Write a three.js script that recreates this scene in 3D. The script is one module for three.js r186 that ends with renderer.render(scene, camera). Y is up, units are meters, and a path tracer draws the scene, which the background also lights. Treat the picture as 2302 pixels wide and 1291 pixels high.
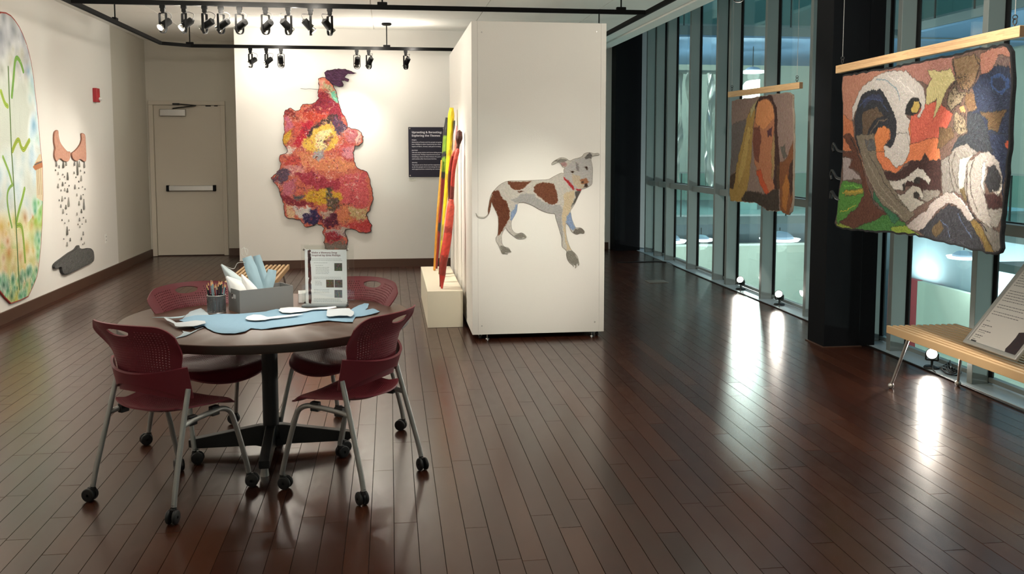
import * as THREE from 'three';
import { RoundedBoxGeometry } from 'three/addons/geometries/RoundedBoxGeometry.js';
import { mergeGeometries, mergeVertices, toCreasedNormals } from 'three/addons/utils/BufferGeometryUtils.js';
import { RectAreaLightUniformsLib } from 'three/addons/lights/RectAreaLightUniformsLib.js';
import { ImprovedNoise } from 'three/addons/math/ImprovedNoise.js';

// ------------------------------------------------------------------ camera, sky, exposure
const scene = new THREE.Scene();
const camera = new THREE.PerspectiveCamera(34.953, 2302 / 1291, 0.05, 120);
camera.position.set(0, 1.62, 0);
camera.lookAt(0.132, 1.62 - 0.089, -0.987);
camera.setViewOffset(2302, 1291, 0, 127.5, 2302, 1291);
scene.background = new THREE.Color().setRGB(0.34, 0.50, 0.66);      // plain dusk sky above the atrium
const renderer = new THREE.WebGLRenderer({ antialias: true });
renderer.toneMapping = THREE.LinearToneMapping;
renderer.toneMappingExposure = 1.2;
renderer.shadowMap.enabled = true;
RectAreaLightUniformsLib.init();
const WARM = new THREE.Color().setRGB(1.0, 0.925, 0.81);
const COOL = new THREE.Color().setRGB(0.95, 1.0, 0.95);

// ------------------------------------------------------------------ helpers
let seed = 1234567;
const rnd = () => { seed = (Math.imul(seed, 1664525) + 1013904223) >>> 0; return seed / 4294967296; };
const rr = (a, b) => a + (b - a) * rnd();
const noise = new ImprovedNoise();
const V = (x, y, z) => new THREE.Vector3(x, y, z);
const names = new Map();
function numbered(n) { const k = names.get(n) || 0; names.set(n, k + 1); return k ? n + '_' + String(k).padStart(3, '0') : n; }
function tag(o, label, category, group, kind) {
  o.userData.label = label; o.userData.category = category;
  if (group) o.userData.group = group;
  if (kind) o.userData.kind = kind;
  return o;
}
function thing(name, label, category, pos = [0, 0, 0], turn = 0, group, kind) {
  const g = new THREE.Group(); g.name = numbered(name); g.position.set(...pos); g.rotation.y = turn; scene.add(g);
  return tag(g, label, category, group, kind);
}
function part(name, geo, mat, parent, label) {
  const m = new THREE.Mesh(geo, mat); m.name = name; parent.add(m);
  if (label) m.userData.label = label;
  return m;
}
function solo(name, geo, mat, label, category, group, kind) {
  const m = new THREE.Mesh(geo, mat); m.name = numbered(name); scene.add(m);
  return tag(m, label, category, group, kind);
}
const bx = (x0, x1, y0, y1, z0, z1) => new THREE.BoxGeometry(x1 - x0, y1 - y0, z1 - z0).translate((x0 + x1) / 2, (y0 + y1) / 2, (z0 + z1) / 2);
const rbx = (x0, x1, y0, y1, z0, z1, r = 0.004, s = 2) => new RoundedBoxGeometry(x1 - x0, y1 - y0, z1 - z0, s, r).translate((x0 + x1) / 2, (y0 + y1) / 2, (z0 + z1) / 2);
const cyl = (r0, r1, h, x, y, z, n = 24) => new THREE.CylinderGeometry(r0, r1, h, n).translate(x, y, z);
function rod(a, b, r0, r1 = r0, n = 12) {
  const d = b.clone().sub(a), g = new THREE.CylinderGeometry(r1, r0, d.length(), n);
  g.applyQuaternion(new THREE.Quaternion().setFromUnitVectors(V(0, 1, 0), d.normalize()));
  const c = a.clone().add(b).multiplyScalar(0.5); return g.translate(c.x, c.y, c.z);
}
const tube = (pts, r, seg = 40, n = 10, closed = false) => new THREE.TubeGeometry(new THREE.CatmullRomCurve3(pts, closed, 'centripetal'), seg, r, n, closed);
function merge(list) {
  return mergeGeometries(list.map((g) => { const q = g.index ? g.toNonIndexed() : g; for (const k of Object.keys(q.attributes)) if (!['position', 'normal', 'uv'].includes(k)) q.deleteAttribute(k); return q; }));
}
const std = (o) => new THREE.MeshStandardMaterial(o);
const phy = (o) => new THREE.MeshPhysicalMaterial(o);
const lin = (r, g, b) => new THREE.Color().setRGB(r, g, b);
function canvas(w, h) { const c = document.createElement('canvas'); c.width = w; c.height = h; return [c, c.getContext('2d')]; }
function tex(c, srgb = true) { const t = new THREE.CanvasTexture(c); if (srgb) t.colorSpace = THREE.SRGBColorSpace; t.anisotropy = 8; return t; }
function noiseTex(n, scale, lo, hi, oct = 3) {                       // tileable grey noise for bump and roughness
  const d = new Uint8Array(n * n * 4);
  for (let y = 0; y < n; y++) for (let x = 0; x < n; x++) {
    let v = 0, a = 0.5, f = scale;
    for (let k = 0; k < oct; k++) {
      const ax = (x / n) * Math.PI * 2, ay = (y / n) * Math.PI * 2, R = f / (2 * Math.PI);
      v += a * noise.noise(Math.cos(ax) * R + 7.1 * k, Math.sin(ax) * R + Math.cos(ay) * R * 1.3, Math.sin(ay) * R * 1.3 + 3.3); a *= 0.5; f *= 2.1;
    }
    const g = Math.round(255 * (lo + (hi - lo) * Math.min(1, Math.max(0, 0.5 + v)))), i = (y * n + x) * 4;
    d[i] = d[i + 1] = d[i + 2] = g; d[i + 3] = 255;
  }
  const t = new THREE.DataTexture(d, n, n); t.magFilter = THREE.LinearFilter; t.minFilter = THREE.LinearMipmapLinearFilter; t.generateMipmaps = true;
  t.wrapS = t.wrapT = THREE.RepeatWrapping; t.needsUpdate = true; return t;
}
function uvBox(geo, s = 1) {                                         // uv in metres by dominant axis
  const p = geo.attributes.position, n = geo.attributes.normal, uv = new Float32Array(p.count * 2);
  for (let i = 0; i < p.count; i++) {
    const ax = Math.abs(n.getX(i)), ay = Math.abs(n.getY(i)), az = Math.abs(n.getZ(i));
    const [a, b] = ax > ay && ax > az ? [p.getZ(i), p.getY(i)] : ay > az ? [p.getX(i), p.getZ(i)] : [p.getX(i), p.getY(i)];
    uv[i * 2] = a * s; uv[i * 2 + 1] = b * s;
  }
  geo.setAttribute('uv', new THREE.BufferAttribute(uv, 2)); return geo;
}
const pts2 = (a, k = 0.01) => { const r = []; for (let i = 0; i < a.length; i += 2) r.push(new THREE.Vector2(a[i] * k, a[i + 1] * k)); return r; };
function fitUV(geo, x0, y0, w, h) {
  const p = geo.attributes.position, uv = new Float32Array(p.count * 2);
  for (let i = 0; i < p.count; i++) { uv[i * 2] = (p.getX(i) - x0) / w; uv[i * 2 + 1] = (p.getY(i) - y0) / h; }
  geo.setAttribute('uv', new THREE.BufferAttribute(uv, 2)); return geo;
}
function bounds(v) { const b = [1e9, 1e9, -1e9, -1e9]; for (const p of v) { b[0] = Math.min(b[0], p.x); b[1] = Math.min(b[1], p.y); b[2] = Math.max(b[2], p.x); b[3] = Math.max(b[3], p.y); } return b; }

// ------------------------------------------------------------------ materials
const fineBump = noiseTex(256, 40, 0.2, 0.8), clothBump = noiseTex(256, 60, 0, 1, 3), smear = noiseTex(256, 6, 0.78, 1.0, 4);
const rep = (t, x, y = x) => { const c = t.clone(); c.repeat.set(x, y); c.needsUpdate = true; return c; };
const M = {
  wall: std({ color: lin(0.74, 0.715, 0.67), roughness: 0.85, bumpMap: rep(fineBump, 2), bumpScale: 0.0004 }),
  alcove: std({ color: lin(0.52, 0.49, 0.42), roughness: 0.85, bumpMap: rep(fineBump, 2), bumpScale: 0.0004 }),  // beige grey, darker than the main wall colour
  ceiling: std({ color: lin(0.84, 0.82, 0.77), roughness: 0.92, bumpMap: rep(fineBump, 3), bumpScale: 0.001 }),
  panelWhite: std({ color: lin(0.75, 0.73, 0.68), roughness: 0.7, bumpMap: rep(fineBump, 2), bumpScale: 0.0006 }),
  plinth: std({ color: lin(0.75, 0.70, 0.56), roughness: 0.6 }),
  baseboard: std({ color: lin(0.07, 0.032, 0.018), roughness: 0.5 }),
  doorPaint: std({ color: lin(0.50, 0.45, 0.37), roughness: 0.5 }),
  steel: std({ color: lin(0.45, 0.44, 0.42), roughness: 0.38, metalness: 0.9 }),
  chrome: std({ color: lin(0.7, 0.7, 0.7), roughness: 0.15, metalness: 1 }),
  darkMetal: std({ color: lin(0.012, 0.011, 0.01), roughness: 0.5 }),
  black: phy({ color: lin(0.004, 0.0045, 0.006), roughness: 0.75, specularIntensity: 0.35 }),
  blackTube: std({ color: lin(0.006, 0.006, 0.006), roughness: 0.5 }),
  gap: std({ color: lin(0.008, 0.005, 0.003), roughness: 0.9 }),
  fin: std({ color: lin(0.22, 0.255, 0.25), roughness: 0.45, metalness: 0.15 }),
  sill: std({ color: lin(0.42, 0.5, 0.54), roughness: 0.35, metalness: 0.2 }),
  gasket: std({ color: lin(0.006, 0.007, 0.008), roughness: 0.7 }),
  glass: phy({ color: lin(0.80, 0.89, 0.87), roughness: 0.0, transmission: 1, thickness: 0, ior: 1.5 }),
  acrylic: phy({ color: lin(0.97, 0.98, 0.97), roughness: 0.03, transmission: 1, thickness: 0, ior: 1.49 }),
  maroon: std({ color: lin(0.165, 0.018, 0.028), roughness: 0.5 }),
  chairTube: std({ color: lin(0.36, 0.36, 0.34), roughness: 0.4, metalness: 0.65 }),
  tableEdge: std({ color: lin(0.022, 0.012, 0.008), roughness: 0.35 }),
  wood: std({ color: lin(0.52, 0.33, 0.18), roughness: 0.55 }),
  greyBox: std({ color: lin(0.20, 0.20, 0.195), roughness: 0.85, bumpMap: rep(clothBump, 6), bumpScale: 0.0006 }),
  whitePaper: std({ color: lin(0.82, 0.83, 0.82), roughness: 0.75 }),
  blueCloth: phy({ color: lin(0.30, 0.50, 0.66), roughness: 0.95, bumpMap: rep(clothBump, 5), bumpScale: 0.002, sheen: 0.3, sheenColor: lin(0.5, 0.6, 0.7) }),
  tulle: phy({ color: lin(0.42, 0.56, 0.64), roughness: 0.9, transmission: 0.45, thickness: 0 }),
  red: std({ color: lin(0.42, 0.02, 0.03), roughness: 0.4 }),
  plasticWhite: std({ color: lin(0.78, 0.77, 0.73), roughness: 0.4 }),
};
const glow = (c, k) => std({ color: lin(0.05, 0.05, 0.05), emissive: c, emissiveIntensity: k, roughness: 0.4 });
M.lampBody = phy({ color: lin(0.004, 0.004, 0.004), roughness: 0.85, specularIntensity: 0.25 });
M.bulb = glow(lin(1, 0.9, 0.74), 9);
M.bulbGlass = std({ color: lin(0.14, 0.135, 0.12), roughness: 0.2, metalness: 0.8 });
M.pendantGlow = glow(lin(0.9, 0.98, 1), 3.2);

// ------------------------------------------------------------------ outlines and colour fields of the art, in centimetres on the thing's own plane
const DOG = [-53.8,108.4,-52.6,106.2,-49.6,105,-45.8,105.3,-43.7,107.4,-43.7,110.4,-42.9,115.4,-42,120.4,-40.3,125,-37.4,128.4,-34,131.7,-29.8,134.2,-25.5,135.3,-18.7,135.4,-10.2,135.5,-3.4,135.8,3.4,136.1,8.1,136.5,12,138.6,16.2,140.7,19.2,141.8,21,141.6,20.9,144.1,21.8,146,20.1,146.6,18.8,148.7,17,150.4,14.5,150,11.5,148.6,10.4,149.2,11.9,151.3,15.3,153.4,18.7,154.8,22.6,154.2,26.1,152.1,29.9,153.6,34.2,154.6,36.8,155.9,38.5,158,42.8,159.1,47.2,158.1,50.6,158.4,51.8,157.3,50.2,156.4,46.7,156.1,45.4,155,44.6,152.9,45.3,149.5,46,145.3,46,141,45.8,136,45.6,133,44.3,131,41.7,129.6,38.7,128.3,36.6,127.9,35.7,125.4,33.6,121.6,31.4,116.5,28.9,112.3,27.2,109.7,27.6,106.3,28.5,102,30.3,97.8,31.8,95.2,35.5,95.1,38.1,93.4,39.4,91.2,38,89.8,35.5,90.4,32.9,89.3,30.3,90.1,27.7,92.2,26.4,94.8,25.1,97,23.3,98.7,22.9,96.1,23.2,91.9,23.8,87.6,25.2,82.4,27.8,76.4,31.3,72.9,33.5,69.9,34.4,66,35,63.4,34,62.5,33.5,64.7,32.5,63.4,32.8,61.7,31.4,60.3,31.4,63,30.3,63,30,61.3,29.2,63,26.6,64.8,24.4,68.3,23.5,72.2,23.9,74.7,22.2,76.9,20,78.6,19.5,81.6,19.5,85.9,17.8,91.9,16,97.9,14.3,103,13.1,107.3,9.5,107.5,3.5,109.1,0.1,110.8,-5.1,113.8,-10.2,116,-14.5,117,-17.9,116.2,-18.6,113.5,-19.2,109.3,-21.3,105.1,-23.4,101.3,-23.7,97.5,-23,94.1,-20.8,91.5,-17.9,90.7,-15.3,91.3,-12.7,90.2,-10.8,87.6,-11.9,86.5,-16.2,86,-19.1,86.3,-21.3,88.2,-24.7,90.7,-27.2,93.7,-28.5,95.4,-30.6,92.5,-31.9,89.1,-31.9,85.7,-31.5,82.4,-29.8,79.8,-26,78.5,-24.7,76.3,-23.8,75,-25.1,74.8,-26.6,74.5,-27.1,72.9,-27.9,73.6,-31.5,73.7,-32.8,76.4,-34.5,80.7,-36.6,84.1,-37,87.1,-35.6,89.6,-35,95.1,-34.9,100.2,-35.3,105.2,-37.4,110.3,-39.5,114.5,-40.5,117.1,-41,113.7,-42,109.5,-43.6,106,-46.7,103.9,-50.1,103.9,-52.8,105.4];
const DOG_R = [["#6b3a22",-39.9,125.9,-34.8,127.5,-32.3,122,-28.1,118.2,-25.1,110.2,-25.5,105.1,-28.1,99.2,-30.6,94.2,-34.5,90,-35.6,89.6,-35,95.1,-34.9,100.2,-35.3,105.2,-37.4,110.3,-40.3,116.6],["#7a4a30",-40.3,125,-41.6,120.4,-42.9,115.4,-43.7,110.4,-43.7,107.7,-42,109.5,-41,113.7,-40.3,117.1,-39.5,122.1],["#74432b",-26.8,135,-7.7,135.4,-10.2,132,-13.6,128.7,-18.7,127.7,-23,128.3,-25.5,132.1],["#74432b",-2.6,132.8,3.4,134.3,12.8,132.3,14.6,125.9,16.2,118.3,15.5,115.4,9.5,115.1,5.2,118,0,121.8,-5.1,126.5,-4.7,130.3],["#5b3a28",-18.7,125.3,-15.3,126.6,-13.2,126.1,-15.3,125.1,-17.9,124.6],["#adaba8",-15.3,123.6,-5.1,124.4,1.7,118.4,10.3,114.5,17.2,114.1,19.8,111.5,19,97.9,20,82.5,19.5,79.1,17.8,91.9,14.3,103,13.1,107.3,3.5,109.1,-5.1,113.8,-14.5,117,-20.4,116.9,-23.8,118.6],["#d3c19f",21.5,124.2,30.1,126.7,29.3,116.5,25.9,108.9,22.9,103,22.5,91.9,24.3,82.4,27.8,76.4,24.3,75.6,21.7,87.6,19.9,99.6,20.2,111.5],["#8ea3c4",23.7,105.5,26.7,108.9,28.5,102,30.3,97.8,32,95,29.4,93.5,26.4,94.8,23.3,98.7],["#8ea3c4",-18.6,115.2,-19.2,109.3,-21.3,105.1,-23.4,101.3,-25.1,101.7,-23.8,108.5,-21.3,113.5],["#7b756b",31.2,94.3,35.5,95,38.1,93.4,39.4,91.2,38,89.8,32.9,89.3,29.4,90.9],["#8b877c",23.9,73.9,27.8,75.5,31.3,72.7,34.4,66,31.4,63,26.6,64.8,23.9,69.6],["#8a867c",-34,79.8,-29.8,79.8,-24.7,76.3,-25.1,74.6,-31.5,73.7],["#8a867c",-20.4,89.8,-15.3,91.3,-10.8,87.6,-16.2,86,-20.4,87.7],["#56524c",30.5,125.9,36.1,126.7,33.6,121.6,30.2,114.8,28.4,113.1,31,119.9],["#bfbcb8",22.2,146.2,29.9,152.9,36.8,154.6,44.6,152.9,46,141,45.6,133,38.7,128.3,30.9,128.4,25.7,133.5,21.4,140.3],["#8f8a86",30.8,150.4,33.4,148.7,33.9,142.8,31.7,143.6],["#8d8880",11.9,151.3,18.7,154.6,23.9,152.9,21.3,150.4,17,151.3],["#b58d88",17.9,149.6,21.3,151.3,23.5,149.1,22.2,146.6,19.6,147.5],["#6d6865",38.5,155.4,42.8,158,45,156.3,44.2,153.7,40.3,153.3],["#c9b9a0",27.4,140.3,35.2,138.5,36.1,133.5,39.6,130,34.4,128.4,29.2,131.8],["#a5704f",35.2,136,40.4,137,43,134.3,40.4,132.6,36.1,133],["#3b2a22",36.1,134.7,37.8,134.7,37.8,133.6,36.4,133.6],["#3b2a22",39.6,132.6,41.3,133,41.7,130.9,39.6,129.9,37.8,129.7],["#3a2415",26.5,143,27.8,143.5,29.3,142.6,28.3,141.4,26.9,141.6],["#3a2415",39.6,146.8,40.8,147.3,42.1,146.5,41.2,145.3,40,145.6],["#b02a2e",21.8,138.6,26.2,133.5,29.6,129.2,30.9,127.7,29.2,127.1,25.3,131,22.1,135.6],["#b02a2e",31.4,127.5,37,127.9,35.7,126.2,31.8,126.5]];
const TREE = [6.6,254.9,11.9,258,15.5,257.4,21.3,252.7,25.9,246.8,29.9,238.5,32.1,230.2,33.2,223,36,214.7,39.5,207.5,42.3,201.5,44.6,191.9,51.1,189.5,57.1,188.9,62.4,184.7,64.7,178.7,64,171.5,59.1,166.6,54.3,166,52.5,163,51.2,156.9,52.3,148.5,53.4,142.4,55.1,138.2,61,133.3,67,132.7,70.6,129.6,71.8,126.2,72.9,118.9,75.2,110.4,76.2,101.8,77.3,93.2,74.2,85.9,73.3,78.6,68,74.9,69.1,66.3,72.1,61.4,74.7,57.7,73.7,50.3,69.5,47.3,63.4,47.4,57.4,48.7,52,51.8,45.4,52.9,39.4,52,38.7,49.5,41,42.1,42.1,37.2,40.8,31.7,40.2,26.8,35.3,23.8,26.9,24.5,17.3,24.6,11.3,26.6,10.2,32.7,9.3,35.2,11,42.5,8.2,49.9,10.6,54.7,7.1,58.4,1.2,60.9,-4.8,57.4,-14.4,56.2,-18.4,62.4,-20.7,66,-29.6,67.4,-36.6,68.6,-40.7,72.3,-42.3,80.8,-42.1,88.1,-45.5,96.5,-47.6,105,-49.9,111,-55,118.3,-58.4,123.7,-52.4,127.9,-47,135.1,-44.5,141.1,-45.6,145,-47.8,148.6,-45.4,154,-38.3,155.8,-35.9,160.6,-39.2,166.6,-42.1,171.3,-40.7,178.5,-39.4,184.5,-39.8,195.2,-40.3,201.1,-39.5,210.7,-37,214.2,-30.6,216.1,-24.2,212.5,-19.5,213.1,-14.6,221.5,-11.1,222.5,-4,222.2,1.9,224.6,6.1,230,5.7,237.1,6.9,243.1,6.5,249];
const FEATHER = [14.4,263.9,18,266.7,25.1,267.6,33.4,269.2,42.8,268.6,48.7,266.3,57.3,263.5,52.2,262.5,45.7,262.7,42.7,260.1,41.5,257.7,47.3,255.3,46.1,251.8,41.4,253.5,37.2,253.5,40.1,248.1,38.9,245.7,34.1,244.7,29.4,246.6,25.3,248,21.3,252.1,16.6,255,16.1,259.8];
const TREE_R = [["#8a2335",4.3,227.6,11.6,238.3,20.9,230.1,32.6,221.8,39.4,206.3,35.8,201.5,8.6,206.1,-11.3,209.6,-14.8,213.2,-2.9,221.6],["#d8a58a",7.2,254.9,14.3,257.4,14,244.3,8.1,243.1],["#b5a883",14.2,253.8,23.5,248,29.3,238.5,21,236,15.2,244.3],["#6fc0a0",19.8,236,29.3,239.7,32.6,225.4,29.1,224.2],["#c24532",-17.2,210.8,-0.6,218,13.4,210.9,20.4,205,3.8,201.3,-12.6,203.7],["#8a2f2a",-38.2,213,-24.2,212.5,-23.2,203.6,-33.8,202.4,-39,205.9],["#c02238",-22.2,195.3,-0.9,201.3,-10.7,183.4,-18,172.6,-24,163,-22.6,176.1,-20,186.9],["#d2584a",-28.1,194,-17.4,198.9,-20.1,184.5,-26.1,178.5,-28.3,184.5],["#c86a80",-38.5,201.2,-26.8,201.2,-28.2,191.7,-37.6,189.3],["#d9a836",-40.6,183.3,-30.6,186.9,-29.7,176.1,-35.7,166.6,-40.9,172.5],["#e8d3c8",-37,163,-24,164.2,-27.7,155.8,-35.9,157],["#e3b84f",-5.9,184.6,8.4,195.4,22.7,201.4,29.7,191.8,31.8,176.2,24.5,163,3.1,160.6,-15.8,163,-15.6,175],["#ece0a4",3.4,178.6,13,189.4,22.5,189.4,14,175,12.6,165.4,3.2,166.6],["#4f3b52",19.2,201.4,32.2,201.5,41.6,189.5,39.1,182.3,32,184.7,25,194.2],["#3d2a28",-10.7,183.4,-1,194.1,10.9,202.6,25.2,205.6,34.6,201.5,25.1,202.6,10.8,197.8,-1.2,187,-7.2,180.4],["#c9787e",42.7,187.1,53.4,187.1,54.4,173.9,46,170.2],["#dfb7ad",54.6,185.9,61.8,183.5,62.8,173.9,56.8,170.2],["#cf5a55",35.3,170.2,50.9,173.9,51.6,146.1,34.9,148.5,29.1,158.2],["#d88a94",36.4,163,49.6,167.8,50.5,150.9,36.2,150.9],["#cf5248",-43.2,148.6,-27.8,153.4,-9.1,143.8,-14,136.5,-34,139],["#dc8a62",-23,157,3,158.2,19.4,148.5,43.2,146.1,52.7,136.4,19.1,131.6,-14,136.5],["#a9a4a8",1.3,163.6,12.6,164.2,13.5,148.5,7.5,146.1,6.5,155.8,2.9,151,-0.1,152.2],["#8a5a3c",12.7,170.2,23.6,183.4,24.8,181,15,166.6],["#d58a86",-39.8,142.3,-13.9,139.8,-16.5,129,-34.2,127.8],["#a83445",-28.3,129,-4.7,128.9,19,122.8,42.9,123.9,36.7,113,6.9,110.7,-16.7,116.9],["#cf5b5e",36.9,125.1,69.4,129.9,72.6,98.2,66.3,81.1,37.6,91.1,30.6,104.5],["#5f4a5c",-56.6,124.3,-47,135.1,-34,136.2,-33,127.8,-37.9,118.2,-46.3,113.4],["#c2697a",-45.2,111,-26.1,119.4,-25.3,103.7,-34.9,96.5,-43.1,98.9],["#8a2a38",-46.5,101.4,-29,96.4,-3.1,87.8,-5.5,84.1,-29.1,88,-43.2,91.7],["#d3a52f",-13.4,103.6,2.1,110.8,18.8,110.7,36.6,102.1,34.1,96,11.2,86.4,-7.8,89,-17.2,93.9],["#57493c",14.9,94.9,29.3,96,30.2,81.4,20.5,74.2,13.5,81.5],["#4f4a3a",17.6,113.1,23.6,113.1,24.5,98.5,18.5,96.1],["#40535a",-25.3,100,-14.7,100,-14.8,95.1,-25.4,95.8],["#d8cfc8",-36.2,88,-7.9,81.7,-5.7,75.6,-17.7,67.2,-29.4,75.8],["#2f2450",-18.8,72.1,-0.8,81.7,3.7,69.5,-1.2,58.5,-15.5,58.7],["#5a1a33",1.3,67,11,75.5,33.7,72.8,29.8,58.2,11.9,57.2],["#b49a8a",6.3,79.2,20.6,76.6,20.5,69.3,8.5,67],["#cf7a55",30.4,88.7,45.9,86.1,49.2,66.6,39.5,59.3,29.9,64.3],["#c2a878",45.9,83.7,67.5,81.1,68.5,66.4,56.3,59.1,46.8,69],["#c04040",39.5,59.3,73.3,61.4,73.7,50.3,63.4,47.4,41.8,53.2],["#b8a89f",11.8,54.7,40.6,55.6,40.4,42.1,11.6,42.5],["#a02a38",12.9,48.6,29.7,49.6,33.1,37.3,17.4,33.8],["#7c6a60",10.2,32.7,40.3,34.8,40.1,24.9,11.3,25.3],["#e0b890",-41,86.8,-36.2,88,-29.5,69.8,-38.9,71.1]];
const OVAL_R = {"stem":[26.8,239.2,25.7,211.5,25.8,188.8,24.6,155.8,25.3,156.9,26.2,127.8,27.3,91,27.2,60.3,27.8,26.7],"leaf1":[31.8,211.8,38.3,230.5,43.1,246.9,49.3,251,57.5,246,62.5,238.2],"leaf2":[7.7,214.9,14.4,204.1,21,202.2],"leaf3":[27.1,160.3,35.1,168.4,44.2,172,47.6,163.8,54.6,160.3,62.8,166.2,69.4,170.4],"leaf4":[23.3,127.9,14.2,125.8,8.8,116.5,11.4,102,17.1,88.2],"leaf5":[27.8,91,35.3,102.8,44.2,112.1,51.8,123],"leaf6":[23.3,127.9,18.6,137.7,11,147.4,4.8,154.6],"leaf7":[29.1,88.4,40,90,43.1,77.3,44.8,51.9],"house":[75.3,143.8,93.7,156.5,104.1,156.4,98.2,107.8,81.6,112.6,83.3,141],"roof":[75.3,143.8,85.9,148.8,103.3,149.8,102.5,143.3,81.6,140.4],"hill":[-7.5,86.8,27.3,86.1,45.6,84.6,65.9,93,98,106.5,92.3,59.4,-9.4,70.4],"grass":[-13.3,37.8,16.2,43.2,60.1,44.9,88.8,59.8,80,43.7,62.5,24,31,15,1.9,22.3,-13.7,34.3],"sky":[17,293.1,41.3,291.1,70.4,267.2,77.2,247.8,63.8,237.2,44.8,249.4,28.3,252.3,12.2,252.8],"blue":[63.5,234.8,88.6,239.2,93.8,203.1,99.5,161.4,85.1,157.8,71.9,178.3,73.2,214.2,65.4,225.5]};
const HAND1 = [-8.7,179,-2,182.2,2.8,181.5,3.6,175.9,7.7,169.2,20.3,162.4,29.7,159,37.7,158.5,38,154.8,33.8,149.9,28.3,147.9,20.5,148,14.7,148.8,7.4,151.3,-0.3,150.3,-5,148.4,-8.6,149.8,-11.7,154.5,-10.3,159.8,-8.1,162.4,-10.6,169];
const HAND2 = [77.9,179.5,84.6,180.2,90.9,177.8,92.1,169.8,92.1,162.5,92.3,153.7,90.2,147.8,82.6,147.2,75.4,149.2,67.8,149.8,59.9,147.9,50.8,149,43.8,152.6,42.7,156.8,52.1,159.6,63,163.2,74.5,168.9,78.6,174];
const ROCK = [-29.7,37.4,-26.9,39.7,-6,43.2,17.7,46.6,38.3,48.6,46.1,51.3,50.3,51.3,51.6,48.6,63.3,45.9,89.7,43.7,100.5,38,100.6,28.2,92,26.3,65.1,25.2,43.6,24.4,27,23.8,-0.7,24.5,-7.7,29.1,-9.1,33.4,-23.9,34,-29.2,35.3];
const DROPS = [-5.3,146.1,6,15.9,144.7,7.5,25.2,145.6,4.8,2.3,142.5,3.4,-9,139.1,1.9,-1.2,135.3,2.9,13,133.8,1.6,28,131.4,8.3,2.8,129,1.6,17.7,131.2,1.6,11.1,123.4,4.6,-2.8,121.8,4.8,19.6,124.3,1.6,31.1,120.8,1.7,16.8,117,3.6,5.1,116.7,1.9,25.4,115.8,4.7,8,107.4,5.4,16.8,107.6,1.9,-1.9,106.2,1.9,27.7,102.6,9.9,2.7,99.6,3.5,18,97.5,4.9,9,93.4,4.9,19.2,89.5,1.4,4.1,84.1,1.9,25.1,81.8,2.5,12.5,80.1,1.4,19,70.9,9.3,24.9,71.3,1.4,6.9,63,1.6,27.3,60.2,3.9,16.8,56.1,4.7,51.9,145.2,4.8,61.5,139.7,15.7,68.3,144.1,6.6,85.7,143.5,7.6,49.2,134.7,2.8,71.8,136.5,2.3,85.5,134.2,2.3,54.7,129.5,1.7,72.7,127.6,6.3,50.6,118.6,4.8,63.8,124.2,2,75.9,117.6,1.7,84.4,114.6,2,62.8,116.7,1.4,55.6,109.1,3.1,69.4,105.6,5.5,76.9,108.4,1.4,62.1,99.2,4.9,78.8,96.8,12.2,69.1,89.6,4.9,53.3,87.4,3.1,61,80.4,4,74.9,81.5,1.7,82.9,77,3.8,69.2,74.4,1.4,55.1,75.2,1.7,61.1,71.9,2.6,71.8,63.1,4.3,64.6,57.7,3.2,73.8,51.6,2.9,68.4,50.7,1.7];
const WAVE = [10.6,215.5,30.8,215,53.5,214.9,74.7,214.7,94.4,214.6,112.9,214.8,130.2,214.8,146.5,215,161.9,215.2,176.3,215.4,190,215.6,200.4,215.4,207.2,215.3,211.3,214.4,214.1,210.7,216,201.4,216.8,189.4,216.8,177.4,216.8,165.3,215.6,149.7,214.6,141.5,213.9,129.2,213,118.9,214.2,111.3,212.5,108.8,207.4,107.1,200.2,107.1,185,107.3,164.7,107.9,142.7,108.5,124.8,109.2,92.6,107.8,64.1,105.8,24.2,104,8.5,104.4,4.3,107.1,7.7,114.7,10.1,129.6,13.4,144.3,14.5,151.6,14.6,170.2,13.2,182.1,12.2,194.6,9.4,208.6];
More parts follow.
